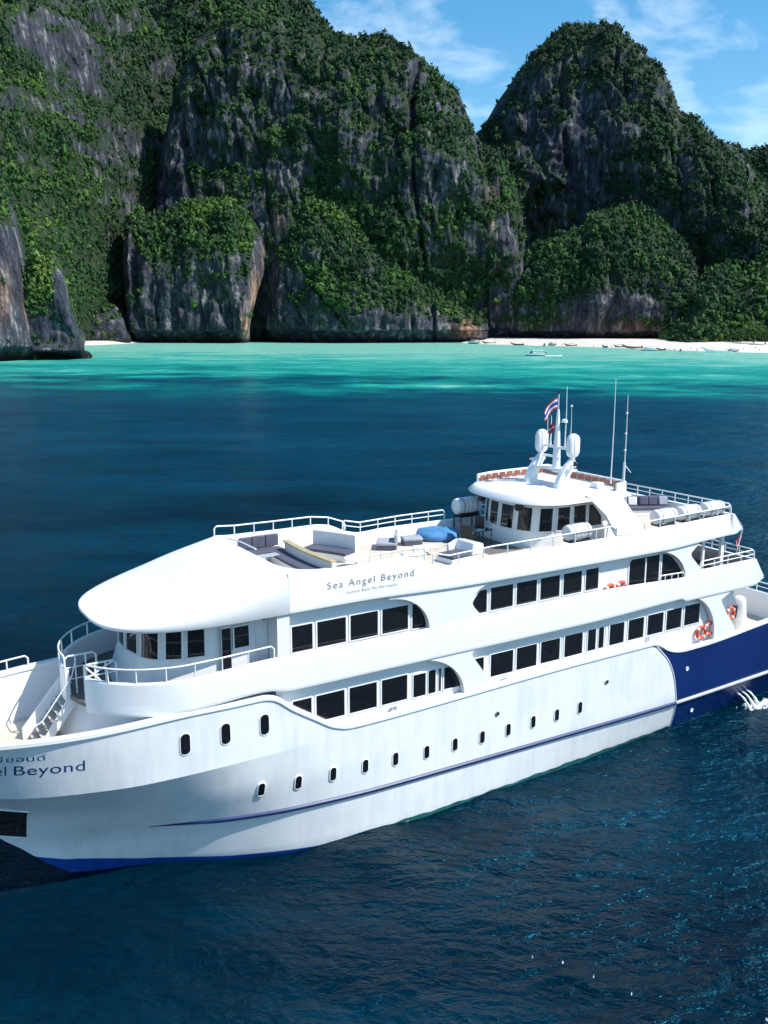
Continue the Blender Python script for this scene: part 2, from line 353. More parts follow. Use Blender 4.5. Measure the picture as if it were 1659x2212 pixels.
def clump_protos(k=8):
    """small crowns: a knobbly core with loose leaf faces round it; triangles only"""
    out = []
    for s in range(k):
        rs = np.random.RandomState(100 + s)
        bm = bmesh.new(); bmesh.ops.create_icosphere(bm, subdivisions=1, radius=0.60)
        V = np.array([v.co for v in bm.verts]); F = np.array([[v.index for v in f.verts] for f in bm.faces]); bm.free()
        V *= (0.75 + 0.5 * rs.rand(len(V)))[:, None]; V[:, 2] *= 0.85
        LV, LF = [V], [F]; n = len(V)
        for q in range(11):
            d = rs.normal(size=3); d[2] = abs(d[2]) * 1.0 - 0.25; d /= np.linalg.norm(d)
            c = d * rs.uniform(0.65, 1.05) * np.array([1, 1, .9]); a = rs.normal(size=3); a /= np.linalg.norm(a)
            e = np.cross(d + .6 * rs.normal(size=3), a); e /= np.linalg.norm(e); s1, s2 = rs.uniform(.22, .42), rs.uniform(.15, .30)
            LV.append(np.array([c - a * s1, c + e * s2, c + a * s1, c - e * s2])); LF.append(np.array([[n, n+1, n+2], [n, n+2, n+3]])); n += 4
        out.append((np.vstack(LV), np.vstack(LF)))
    return out
CL = clump_protos()
def scatter_crowns(P, S, T, seed):
    """P centres, S sizes, T tints -> vertex, face and tint arrays of all crowns"""
    rs = np.random.RandomState(seed); k = rs.randint(0, len(CL), len(P)); VV, FF, TT = [], [], []; off = 0
    for i, (v, f) in enumerate(CL):
        w = np.where(k == i)[0]
        if not len(w): continue
        a = rs.rand(len(w)) * 2 * PI; c, s = np.cos(a)[:, None], np.sin(a)[:, None]
        X = v[None, :, 0] * c - v[None, :, 1] * s; Y = v[None, :, 0] * s + v[None, :, 1] * c; Z = np.repeat(v[None, :, 2], len(w), 0) * rs.uniform(.7, 1.7, len(w))[:, None]
        V = np.stack([X, Y, Z], -1) * S[w][:, None, None] + P[w][:, None, :]
        VV.append(V.reshape(-1, 3)); FF.append((f[None] + (np.arange(len(w)) * len(v))[:, None, None] + off).reshape(-1, 3))
        TT.append((T[w][:, None] + rs.normal(0, .07, (len(w), len(v)))).ravel()); off += len(w) * len(v)
    return np.vstack(VV), np.vstack(FF), np.clip(np.concatenate(TT), 0, 1)
FOREST = []
def massif(name, skyline, Yr, Yf, step=2.4, nz=150, p=2.2, big=24, flute=5, seed=0, dens=0.5, base=0.0, bright=0.35, size=2.3,
           veg_blobs=(), rock_blobs=(), ochre=(), bright_blobs=(), notch=0.0, per=1.0, depth_back=120, jag=4.0, edge=40.0, edge_back=45.0, lean=0.0, wet=2.0):
    """a limestone massif: ridge heights from the skyline's bearings, a fluted face swelling towards the foot, a slope behind"""
    sk = np.array(skyline, float); px = np.arange(sk[0, 0], sk[-1, 0] + .1, step)
    f = pc(sk[:, 0], sk[:, 1]); py = f(px)
    Yr_ = np.full(len(px), float(Yr)) if np.isscalar(Yr) else np.interp(px, *np.array(Yr).T)
    Yf_ = np.full(len(px), float(Yf)) if np.isscalar(Yf) else np.interp(px, *np.array(Yf).T)
    top = at_depth(px, py, Yr_); Zr = top[:, 2]; Xr = top[:, 0]
    Zr = Zr + jag * fbm(Xr / 22, seed * 3.3, 0, 3); Zr = np.maximum(Zr, base + 3)
    s = np.linspace(0, 1, nz)
    S, Q = np.meshgrid(s, np.arange(len(px)), indexing='ij')
    yr, yf, zr, xr = Yr_[Q], Yf_[Q], Zr[Q], Xr[Q]
    Z = base - 2 + (zr - base + 2) * (1 - (1 - S) ** 1.25)
    Y = yf + (yr - yf) * S ** p
    X = xr * (Y / yr)
    X = X - lean * (np.arange(len(px)) / (len(px) - 1.0))[Q] ** 3 * (1 - S) ** .8
    env = np.clip(S * 6, 0.25, 1) * np.clip((1 - S) * 5, 0.0, 1)
    dB = big * fbm(X / 70, Z / 90, seed, 3) * 1.6
    dF = flute * (ridged(X / 17, Z / 75, seed + 4, 3) - .2) + flute * .5 * ridged(X / 6, Z / 30, seed + 7, 2)
    dL = flute * 1.3 * fbm(X / 34, Z / 13 + X / 90, seed + 9, 3)                       # ledges
    ew = np.minimum(px - px[0], px[-1] - px); ew = np.clip(ew / edge, 0, 1)[Q]
    cl = np.abs(perlin(X / 46 + 9.1, Z / 260, seed + 31)); dC = (flute / 6) * (-13 * np.exp(-(cl / .055) ** 2) * np.clip(.5 + 2.2 * fbm(X / 60, Z / 50, seed + 41, 2), 0, 1) - 8 * np.exp(-(np.abs(perlin(X / 23 + Z / 60, Z / 70, seed + 37)) / .06) ** 2) * np.clip(.4 + 2.2 * fbm(X / 40, Z / 40, seed + 43, 2), 0, 1))   # deep clefts
    dM = 8.0 * fbm(X / 24, Z / 26, seed + 13, 3)
    Y = Y - (dB + dF + dL + dM + dC) * env + edge_back * (1 - np.sqrt(np.clip(1 - (1 - ew) ** 2, 0, 1)))
    if notch:
        k = np.clip(1 - (Z - base - 1) / notch, 0, 1) ** .5; Y = Y + 13 * k
    nb = 8; back = []
    for i in range(1, nb + 1):
        u = i / nb; back.append(np.stack([Xr * (1 + u * .05), Yr_ + depth_back * u, base - 2 + (Zr - base + 2) * (1 - u) ** .7], -1))
    P = np.concatenate([np.stack([X, Y, Z], -1), np.array(back)]); a, b = P.shape[:2]
    i, j = np.meshgrid(np.arange(a - 1), np.arange(b - 1), indexing='ij')
    F = np.stack([i * b + j, i * b + j + 1, (i + 1) * b + j + 1, (i + 1) * b + j], -1).reshape(-1, 4)
    du = np.gradient(P, axis=1); dv = np.gradient(P, axis=0); nn = np.cross(du, dv); ar = np.linalg.norm(nn, axis=2) + 1e-9; nn /= ar[..., None]
    # picture bearings of the vertices, for laying out vegetation patches
    d = P - np.array([0, 0, CAM_H]); dep = d[..., 1] * cos(TH) - d[..., 2] * sin(TH)
    qx = 829.5 + 2000 * d[..., 0] / dep; qy = 1106 - 2000 * (d[..., 1] * sin(TH) + d[..., 2] * cos(TH)) / dep
    wob = 1 + .9 * fbm(qx / 30, qy / 30, seed, 3)
    def blobs(B):
        o = np.zeros(P.shape[:2])
        for x, y, rx, ry, am in B: o = o + am * np.exp(-(((qx - x) / rx) ** 2 + ((qy - y) / ry) ** 2) * wob)
        return o
    n1 = fbm(P[..., 0] / 26, P[..., 2] / 30, seed + 20, 4); n2 = fbm(P[..., 0] / 7, P[..., 2] / 9, seed + 30, 2)
    veg = dens + 0.18 + 0.75 * (np.abs(nn[..., 2]) - 0.30) + 1.0 * n1 + 0.75 * n2 + blobs(veg_blobs) - blobs(rock_blobs)
    veg[nz:] = 1.0; veg = np.clip(veg, 0, 1)
    if notch: veg *= np.clip((P[..., 2] - base - notch) / 6, 0, 1)
    oc = np.clip(blobs(ochre), 0, 1); tb = blobs(bright_blobs)
    tag(fast_mesh(name, P.reshape(-1, 3), F, ROCK, True, {'veg': veg.ravel(), 'ochre': oc.ravel(), 'wet': np.clip(1 - (P[..., 2] - base - wet) / 3 + .8 * n2, 0, 1).ravel()}), kind='structure')
    # crowns: one sample per quad, by its area and the vegetation there
    rs = np.random.RandomState(seed + 50)
    w = (ar * np.clip((veg - .30) * 2.0, 0.03, 1)).copy(); w[nz + 3:] = 0; w[-1] = 0; w[:, -1] = 0
    vis = np.abs((nn * (d / np.linalg.norm(d, axis=2)[..., None])).sum(-1)); w *= (0.15 + vis)
    tot = w.sum(); n = int(per * tot / (size * size * 1.15)); n = min(n, 9500)
    idx = rs.choice(w.size, n, p=(w / tot).ravel()); ii, jj = idx // b, idx % b; jj = np.minimum(jj, b - 2); ii = np.minimum(ii, a - 2)
    fu, fv = rs.rand(n)[:, None], rs.rand(n)[:, None]
    C = (P[ii, jj] * (1-fu) * (1-fv) + P[ii+1, jj] * fu * (1-fv) + P[ii, jj+1] * (1-fu) * fv + P[ii+1, jj+1] * fu * fv)
    sz = size * np.clip(rs.lognormal(-.22, .5, n), .3, 1.9) * (0.6 + 0.5 * veg[ii, jj])
    C = C - nn[ii, jj] * np.sign(nn[ii, jj][:, 2:3] + 1e-6) * 0; C[:, 2] += sz * .25
    C[:, 1] -= sz * .25
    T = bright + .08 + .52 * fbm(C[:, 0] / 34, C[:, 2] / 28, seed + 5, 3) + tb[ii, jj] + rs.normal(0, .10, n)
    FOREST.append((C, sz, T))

# far ridges first, near spurs last (points are bearings along each skyline)
massif('far_ridge', [(300,-60),(420,-70),(560,-50),(640,-22),(666,0),(690,28),(721,68),(764,84),(800,100),(860,160),(900,260)], 1080, 930, p=2.0, seed=1, nz=90, dens=.62, bright=.30, size=3.0)
massif('far_headland', [(1560,322),(1600,328),(1634,328),(1660,317),(1720,290),(1800,285)], 1500, 1300, p=1.6, seed=2, nz=40, dens=.8, bright=.2, size=4)
massif('dome_peak', [(1000,330),(1034,286),(1084,207),(1125,149),(1158,108),(1187,79),(1237,50),(1287,52),(1328,54),(1353,79),(1386,108),(1428,145),(1456,203),(1469,240),(1510,265),(1548,302),(1581,311),(1612,342),(1640,385),(1700,420),(1800,440)],
       [(1000,1080),(1250,1060),(1420,1010),(1800,900)], [(1000,960),(1250,955),(1420,880),(1800,760)], p=3.0, seed=3, nz=190, dens=.34, bright=.20, big=20, flute=6,
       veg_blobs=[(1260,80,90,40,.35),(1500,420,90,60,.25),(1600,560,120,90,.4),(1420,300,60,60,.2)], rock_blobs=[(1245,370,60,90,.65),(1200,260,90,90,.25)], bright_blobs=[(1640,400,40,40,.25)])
massif('left_headland', [(-1500,40),(-1250,-60),(-950,-40),(-700,-150),(-450,-120),(-150,-170)], 700, 480, step=7, p=1.8, seed=14, nz=60, dens=.55, bright=.34, big=30, flute=6, size=4.5)
massif('left_wall', [(-160,-150),(60,-160),(180,-130),(250,-70),(310,5),(345,65),(375,125),(395,230),(405,340),(412,470)], [(-160,760),(200,900),(412,990)], [(-160,560),(100,700),(300,850),(412,930)], p=1.5, seed=4, nz=190, dens=.56, lean=0,
       bright=.36, big=36, flute=6, veg_blobs=[(150,420,160,80,.35),(200,560,150,110,.6),(240,260,60,80,.25),(20,250,40,160,.25)], rock_blobs=[(150,190,75,90,.3),(235,300,55,50,.38),(80,40,50,70,.3),(30,180,25,90,.2)],
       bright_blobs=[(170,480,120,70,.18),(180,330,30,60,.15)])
massif('central_massif', [(318,470),(330,400),(352,310),(385,180),(415,105),(450,58),(490,32),(530,20),(580,20),(630,42),(690,66),(764,86),(800,76),(819,72),(862,90),(901,117),(936,152),(990,203),(1018,270),(1040,305),(1075,335),(1110,392),(1130,460),(1143,540),(1150,620)],
       [(318,860),(700,900),(1150,860)], [(318,815),(640,795),(900,790),(1150,800)], p=2.6, seed=5, nz=210, dens=.36, bright=.30, big=18, flute=6, notch=10,
       veg_blobs=[(560,40,120,35,.4),(740,90,60,30,.3),(700,430,60,60,.4),(780,500,120,70,.5),(900,600,120,60,.5),(1000,600,90,60,.4),(1085,420,30,80,.3)],
       rock_blobs=[(350,380,50,120,.9),(470,220,70,60,.25),(590,380,40,60,.2),(600,640,50,80,.25),(930,430,110,40,.25),(1085,500,25,60,.5)], ochre=[(1062,470,9,70,.9),(600,480,16,60,.6)],
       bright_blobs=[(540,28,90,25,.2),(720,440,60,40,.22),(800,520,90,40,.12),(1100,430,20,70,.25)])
massif('central_spur', [(560,660),(585,560),(610,470),(640,415),(662,402),(700,425),(760,452),(820,520),(900,590),(980,640),(1030,668),(1075,690)], 822, [(560,772),(700,748),(800,742),(1075,764)], p=1.9, seed=6, nz=120, dens=.40, bright=.36, big=9, flute=4, notch=9,
       veg_blobs=[(720,470,90,60,.45),(880,620,160,40,.35),(760,560,100,60,.25)], rock_blobs=[(590,610,40,80,.5),(640,690,200,22,.5),(900,700,160,16,.5)], ochre=[(600,480,14,60,.8),(575,590,12,60,.8),(1010,705,22,25,1.0)], bright_blobs=[(720,450,80,45,.2),(730,690,20,40,.3)])
massif('green_knoll', [(255,600),(266,500),(280,462),(300,456),(330,474),(368,452),(400,438),(440,432),(485,432),(520,452),(550,482),(572,516),(586,562)], 800, [(255,752),(586,738)], p=2.7, seed=7, nz=120, dens=.22, bright=.42, big=6, flute=4, notch=9, lean=23, edge_back=22, edge=24,
       veg_blobs=[(300,470,40,45,.5),(430,480,130,55,.95),(360,540,70,40,.3)], rock_blobs=[(420,670,180,70,.55),(290,560,30,60,.3)], ochre=[(578,560,10,40,.8),(552,640,11,45,.9),(530,705,10,30,1.0)], bright_blobs=[(470,450,90,25,.16)])
massif('beach_spur', [(1090,640),(1120,560),(1150,540),(1196,509),(1262,484),(1287,458),(1324,451),(1370,451),(1411,464),(1448,497),(1481,538),(1510,600),(1531,683),(1545,712)], 830, [(1090,792),(1300,752),(1545,742)], p=2.3, seed=8, nz=120, dens=.50, bright=.30, big=8, flute=3.5, notch=6, base=2,
       veg_blobs=[(1330,520,140,70,.4),(1200,620,70,50,.35),(1490,640,50,50,.3)], rock_blobs=[(1330,665,160,28,.65),(1290,590,40,60,.25)], ochre=[(1400,705,90,16,.5)], bright_blobs=[(1340,480,80,30,.08)])
massif('low_forest_slope', [(1470,720),(1490,660),(1520,600),(1560,575),(1600,585),(1640,560),(1700,540),(1800,530)], 800, 650, p=1.4, seed=9, nz=70, dens=.95, bright=.38, big=8, flute=2, base=3, size=2.8, bright_blobs=[(1630,700,60,30,.3)])
massif('near_left_wall', [(-260,120),(-120,200),(-40,300),(0,368),(14,410),(28,450),(40,505),(52,570),(62,630),(70,690)], 470, [(-260,380),(70,432)], p=2.2, seed=10, nz=130, step=1.6, dens=.16, bright=.40, big=5, flute=2.6, notch=5, size=1.7,
       veg_blobs=[(10,420,30,60,.6),(0,560,20,60,.2)], rock_blobs=[(30,600,40,110,.4)], ochre=[(8,640,14,50,.5),(60,660,12,40,.4)], depth_back=60, jag=2, edge=14, edge_back=14)
massif('near_left_crag', [(40,690),(52,600),(66,552),(84,545),(98,541),(116,548),(130,572),(142,610),(150,650),(156,690),(160,715)], 448, [(40,428),(163,432)], p=2.0, seed=11, nz=90, step=1.3, dens=.2, bright=.62, big=2.5, flute=1.8, notch=3, size=1.2,
       veg_blobs=[(88,600,26,60,.85),(105,660,14,40,.4)], rock_blobs=[(130,620,20,60,.3),(120,700,40,25,.5)], bright_blobs=[(90,600,25,60,.25)], depth_back=40, jag=1.5, edge=16, edge_back=10)
massif('shore_boulder', [(160,740),(170,690),(186,662),(212,650),(245,656),(264,676),(274,720)], 760, 735, p=2.0, seed=12, nz=50, dens=.1, bright=.4, big=3, flute=2, size=1.6, depth_back=40, jag=2, edge=20, edge_back=12)
C = np.vstack([q[0] for q in FOREST]); S_ = np.concatenate([q[1] for q in FOREST]); T_ = np.concatenate([q[2] for q in FOREST])
V_, F_, t_ = scatter_crowns(C, S_, T_, 5)
print('crowns', len(C), 'tris', len(F_))
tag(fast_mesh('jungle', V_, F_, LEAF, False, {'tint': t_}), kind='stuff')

# ================================================================== BEACH
def sand_material():
    m = mat('coral_sand', (0.64, 0.59, 0.52), 0.9, var=0.10, vscale=0.15); return m
SAND = sand_material()
def beach(name, px, ylow, zback, depth, z0=-0.6):
    n = len(px); A = on_water(np.array(px, float), np.array(ylow, float)); P = []
    for t in np.linspace(0, 1, 10):
        q = A.copy(); dirn = A / np.linalg.norm(A[:, :2], axis=1)[:, None]
        q[:, 0] += dirn[:, 0] * (depth * t - 6); q[:, 1] += dirn[:, 1] * (depth * t - 6); q[:, 2] = z0 + (zback - z0) * min(1, t * 1.6) ** .8 + .15 * perlin(q[:, 0] / 15, q[:, 1] / 15); P.append(q)
    o = MB().grid(np.array(P)).build(name, SAND, smooth=True, ang=60); return tag(o, kind='structure')
beach('beach', [985,1010,1060,1130,1200,1300,1400,1480,1560,1659,1800], [739.5,742,744.5,746.5,748,751,755,758,761,763,766], 3.4, 190)
beach('beach_cove', [120,150,180,220,260,290,330,380], [752,748,746,745,743,741,739.5,738.5], 2.2, 60)
# ================================================================== THE SHIP
# ship frame: u aft along the keel, v from the port side to starboard (centreline v = 3.25), z up from the water
SH_ROT = RAD(90 - 57.8999); AX = np.array([cos(SH_ROT), sin(SH_ROT)]); AY = np.array([-sin(SH_ROT), cos(SH_ROT)])
O2 = np.array([4.079, 33.595]) + 3.25 * AY
SHIP = empty('passenger_ship', (O2[0], O2[1], 0), SH_ROT, 'long white three deck passenger ship with navy blue stern and name lettered on its bow', 'ship')
def W3(u, y, z): p = O2 + AX * u + AY * y; return (p[0], p[1], z)
def on_ship(name, u, y, z, rz, label, cat, group=None): return empty(name, W3(u, y, z), SH_ROT + rz, label, cat, group)
LV = [-1.0, 0.0, 1.5, 3.0, 4.2, 6.6]
WL = [pc([-13.9,-12.6,-10.3,-8,-5.3,-1.2,4,11,20.6],[0,.25,1.3,2.3,2.85,3.0,2.8,2.3,1.6]),
      pc([-15.15,-13.2,-10.3,-8,-5.3,-1.2,4,12,20.6],[0,.65,1.95,2.72,3.12,3.2,3.05,2.75,2.3]),
      pc([-16.8,-15.2,-12.8,-10.3,-8,-5.3,-1.2,20.6],[0,.42,1.35,2.35,2.95,3.2,3.25,3.2]),
      pc([-18.2,-17.2,-16.2,-14,-12,-9.5,-7,-4,20.6],[0,.42,.9,1.9,2.55,3.08,3.23,3.25,3.25]),
      pc([-19.1,-18.4,-17.4,-15.5,-13.3,-10.7,-7,20.6],[0,.75,1.62,2.5,3.06,3.23,3.25,3.25]),
      pc([-20.6,-19.8,-17.5,-15,-12,-9,20.6],[0,1.1,2.55,3.08,3.25,3.25,3.25])]
STEM = pc(LV, [-13.9, -15.15, -16.8, -18.2, -19.1, -20.6])
def hb(u, z):
    u, z = np.broadcast_arrays(np.asarray(u, float), np.asarray(z, float))
    v = np.stack([w(u) for w in WL]).reshape(len(LV), -1); z = np.clip(z, -1, 6.6); L = np.array(LV)
    i = np.clip(np.searchsorted(L, z) - 1, 0, len(L) - 2); t = (z - L[i]) / (L[i+1] - L[i]); k = np.arange(v.shape[1])
    a = v[i.ravel(), k].reshape(u.shape); b = v[i.ravel() + 1, k].reshape(u.shape)
    return np.where(u < STEM(z), 0, a * (1 - t) + b * t)
SHEER = pc([-20.7,-17.5,-15,-12.2,-10.5,-9.5,-9.1,-8.43,-7.56,-6.8,-6.26,-5.6,5,9.1,9.6,10.0,10.6,11.2,12,17,20.6],
           [6.5,6.22,6.22,6.29,6.25,6.24,6.14,5.64,5.07,4.61,4.46,4.43,4.58,4.56,4.40,4.15,3.95,3.88,3.88,4.18,4.4])
EDGE = pc([-1.0,.66,1.71,2.66,3.53,4.45], [.04,0,-.2,-.42,-.84,-1.75])   # sweep of the white / navy boundary
U_EDGE = 11.0
def hull_rows(k, side):
    """point of the hull for station parameter k (metres at stern, squeezed by the rake at the bow)"""
    pass
def hull_patch(u0, u1, nu, side, edge0=False, edge1=False, sh=lambda u: SHEER(u)):
    """grid of hull points; columns follow the raked stem forward and the curved colour edge amidships"""
    t = np.linspace(0, 1, nu); rows = []
    nl, nu2 = 14, 6
    ZL = np.array([-1, -.5, 0, .4, .75, 1.1, 1.5, 1.9, 2.25, 2.6, 3.0, 3.4, 3.8, 4.2])
    lows = lambda k: np.where(ZL > 0, ZL * k / 4.2, ZL)
    for q in t:
        ub = u0 + (u1 - u0) * q
        zs = sh(ub if u0 > -20 else max(ub, -20.5)); zk = min(4.2, zs - .08)
        z = np.concatenate([lows(zk), np.linspace(zk, zs, nu2)[1:]])
        if u0 <= -20:
            st = STEM(z); u = st + (u1 - st) * q
            if edge1: u = u + EDGE(z) * np.clip((q - .8) / .2, 0, 1) ** 1.5
        else:
            u = np.full_like(z, ub)
            if edge0: u = u + EDGE(z) * np.clip(1 - q / .25, 0, 1) ** 1.2
        # stations moved by the rake take the sheer height of where they end
        if abs(u[-1] - ub) > .05:
            zs = sh(u[-1]); zk2 = min(4.2, zs - .08); z = np.concatenate([lows(zk2), np.linspace(zk2, zs, nu2)[1:]])
            if u0 <= -20: st = STEM(z); u = st + (u1 - st) * q + (EDGE(z) * np.clip((q - .8) / .2, 0, 1) ** 1.5 if edge1 else 0)
            else: u = ub + EDGE(z) * np.clip(1 - q / .25, 0, 1) ** 1.2
        rows.append(np.stack([u, side * hb(u, z), z], -1))
    return np.array(rows)
def sheer_s(u): return SHEER(u) + .35 * np.clip((-11.5 - np.asarray(u)) / 3, 0, 1)
hw = MB()
for G_ in (hull_patch(-20.6, U_EDGE, 150, -1, edge1=True), hull_patch(-20.6, U_EDGE, 110, 1, edge1=True, sh=sheer_s)): hw.grid(G_[:, :14]); hw.grid(G_[:, 13:])
hw.build('hull', M['white'], SHIP, ang=60)
hn = MB(); g1 = hull_patch(U_EDGE, 20.6, 40, -1, edge0=True); g2 = hull_patch(U_EDGE, 20.6, 40, 1, edge0=True)
hn.grid(g1); hn.grid(g2); hn.grid(np.stack([g1[-1], g2[-1]]))
hn.build('stern_plating', M['navy'], SHIP, ang=24)
# raised white welt where the white plating ends
zz = np.linspace(-.3, 4.42, 30); uu = U_EDGE + EDGE(zz)
MB().tube(np.stack([uu, -hb(uu, zz) - .0, zz], -1), .035, 6).build('plating_welt', M['rail'], SHIP)
# inner bulwark and cap rail, both sides
for side, sh in ((-1, SHEER), (1, sheer_s)):
    u = np.concatenate([np.linspace(-20.4, -18, 10), np.linspace(-17.8, 20.5, 190)]); z = sh(u); b = np.maximum(hb(u, z) , .02)
    bi = np.maximum(b - .14, .01); zf = np.where(u < -8.6, 4.9, np.where(u < 9.2, 3.7, 3.1))
    zf = np.minimum(zf, z - .1)
    MB().grid(np.stack([np.stack([u, side * bi, z], -1), np.stack([u, side * np.maximum(np.minimum(bi, hb(u, zf) - .1), .01), zf], -1)])).build('bulwark_inner_face', M['white2'], SHIP)
    pts = np.stack([u, side * (b - .06), z + .02], -1)
    sec = np.array([(-.16, -.07), (-.16, .045), (-.11, .075), (.06, .075), (.11, .045), (.11, -.07)])  # (outward, up)
    t = np.gradient(pts, axis=0); t[:, 2] = 0; t /= np.linalg.norm(t, axis=1)[:, None]
    nrm = np.stack([-t[:, 1], t[:, 0], 0 * t[:, 0]], -1) * side
    tz = np.gradient(pts, axis=0); tz /= np.linalg.norm(tz, axis=1)[:, None]; up = np.cross(tz, nrm) * side * 1.0
    up = np.where(up[:, 2:3] < 0, -up, up)
    G = pts[:, None, :] + sec[None, :, 0:1] * nrm[:, None, :] + sec[None, :, 1:2] * up[:, None, :]
    MB().grid(G, cv=True).build('cap_rail', M['white2'], SHIP, ang=50)
# blue rubbing strake tapering out at the bow, pale aft
def strake(u0, u1, n, r, m, name, zf):
    u = np.linspace(u0, u1, n); z = zf(u); MB().tube(np.stack([u, -hb(u, z) - .0, z], -1), r(u), 8).build(name, m, SHIP)
    MB().tube(np.stack([u, hb(u, z), z], -1), r(u), 6).build(name, m, SHIP)
ZS = pc([-13.1,-10.4,-7.9,-4.8,-1.2,4.3,10.9,17.5,20.6], [1.84,1.81,1.80,1.73,1.66,1.54,1.41,1.52,1.62])
strake(-13.0, 10.78, 120, lambda u: .012 + .085 * np.clip((u + 13.0) / 2.2, 0, 1), M['stripe'], 'rubbing_strake', ZS)
strake(10.84, 20.6, 40, lambda u: .085 + 0 * u, M['palerail'], 'stern_strake', ZS)
# antifouling that shows under the bow
ub = np.linspace(-17.0, -5.5, 90); ztop = np.interp(ub, [-17,-16.4,-15.4,-13.2,-10.3,-8.4,-5.5], [1.35,1.12,.74,.36,.14,.08,-.1])
rows = []
for f in np.linspace(0, 1, 7):
    z = -.9 + (ztop + .9) * f; u2 = np.maximum(ub, STEM(z) + .005); rows.append(np.stack([u2, -hb(u2, z) - .02, z], -1))
MB().grid(np.array(rows)).build('antifouling', M['anti'], SHIP)
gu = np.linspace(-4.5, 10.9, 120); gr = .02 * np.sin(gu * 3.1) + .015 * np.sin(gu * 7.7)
MB().grid(np.stack([np.stack([gu, -hb(gu, np.full(120, -.3)) - .018, np.full(120, -.3)], -1), np.stack([gu, -hb(gu, .13 + gr) - .018, .13 + gr], -1)])).build('waterline_glow', mat('waterline_glow', (.015, .13, .12), .6, var=.4, vscale=2), SHIP)  # painted teal strip for light coming off the submerged hull
# fine plate seam under the cap rail forward
# portholes: rounded upright panes in raised rims
def rrect(w, h, r, n=5):
    P = []
    for cx, cy, a0 in ((w/2 - r, h/2 - r, 0), (-w/2 + r, h/2 - r, 90), (-w/2 + r, -h/2 + r, 180), (w/2 - r, -h/2 + r, 270)):
        for k in range(n + 1): a = RAD(a0 + 90 * k / n); P.append((cx + r * cos(a), cy + r * sin(a)))
    return np.array(P)
def hull_pt(u, z, off): 
    b = hb(u, z); e = .05; du = (hb(u + e, z) - hb(u - e, z)) / (2 * e); dz = (hb(u, z + e) - hb(u, z - e)) / (2 * e)
    n = np.stack([-du, np.ones_like(b), -dz], -1); n /= np.linalg.norm(n, axis=-1)[..., None]
    p = np.stack([u, b, z], -1) + n * off; p[..., 1] *= -1; return p
def porthole(u, z, w, h):
    ex = (.02 if u < -9 else .012) if u < -6 and z < 4 else 0
    P = rrect(w, h, w * .48); Po = rrect(w + .07, h + .07, w * .48 + .035)
    f = lambda Q, off: hull_pt(u + Q[:, 0], z + Q[:, 1], off)
    rim = MB().grid(np.stack([f(Po, .002), f(Po, .02 + ex), f(P, .028 + ex), f(P, -.02)]), cu=False, cv=True).build('porthole', M['white2'], SHIP)
    MB().ngon(f(P, .008 + ex)).build('pane', M['glass'], rim, smooth=False)
for u, z in ((-12.2, 5.31), (-10.85, 5.34), (-9.48, 5.33)): porthole(u, z, .31, .72)
for u, z in ((-9.58,2.93),(-8.24,2.86),(-6.91,2.83),(-5.60,2.78),(-4.32,2.72),(-2.94,2.63),(-1.63,2.60),(-.32,2.57),(.98,2.56),(2.27,2.58),(3.54,2.57),(4.83,2.60)):
    porthole(u, z, .23, .52)
for u, z in ((.4, 3.38), (6.32, 3.42), (11.4, 2.95), (12.3, .62)):
    o = MB().lathe([(0, -.02), (.10, -.02), (.10, .03), (.065, .035), (.065, .0), (0, .0)], 12, 'y').xf(Matrix.Translation((u, -float(hb(u, z)) - .01, z)) @ Matrix.Rotation(PI, 4, 'Z')).build('drain_outlet', M['steel'] if u < 11 else M['rail'], SHIP)
    if u < 11: MB().lathe([(0, .012), (.062, .012)], 10, 'y').xf(Matrix.Translation((u, -float(hb(u, z)) - .012, z)) @ Matrix.Rotation(PI, 4, 'Z')).build('drain_hole', M['rubber'], o)
# anchor pocket by the stem
pu = np.linspace(-16.62, -18.6, 14); lo, hi = [], []
for q, u in zip(np.linspace(0, 1, 14), pu):
    for L, z in ((lo, 1.97 + .68 * q), (hi, 3.22 + .66 * q)):
        L.append((max(u, float(STEM(z)) + .02), z))
pk = MB(); lo, hi = np.array(lo), np.array(hi); G = []
for f in np.linspace(0, 1, 6):
    q = lo * (1 - f) + hi * f; q[:, 0] = np.maximum(q[:, 0], STEM(q[:, 1]) + .02); G.append(hull_pt(q[:, 0], q[:, 1], .02))
pocket = pk.grid(np.array(G)).build('anchor_pocket', M['rubber'], SHIP)
for q in (lo, hi): MB().tube(hull_pt(q[:, 0], q[:, 1], .015), .025, 6).build('pocket_rim', M['white'], pocket)
e = np.linspace(0, 1, 8)[:, None]; q = lo[:1] * (1 - e) + hi[:1] * e; MB().tube(hull_pt(q[:, 0], q[:, 1], .015), .025, 6).build('pocket_rim', M['white'], pocket)
an = hull_pt(np.array([-17.1]), np.array([2.75]), .12)[0]
MB().tube([an + (-.45, 0, .05), an, an + (.28, -.02, -.02)], .05, 6).tube([an + (.2, 0, .3), an + (.3, -.02, 0), an + (.2, 0, -.3)], .05, 6).build('anchor', M['black'], pocket)

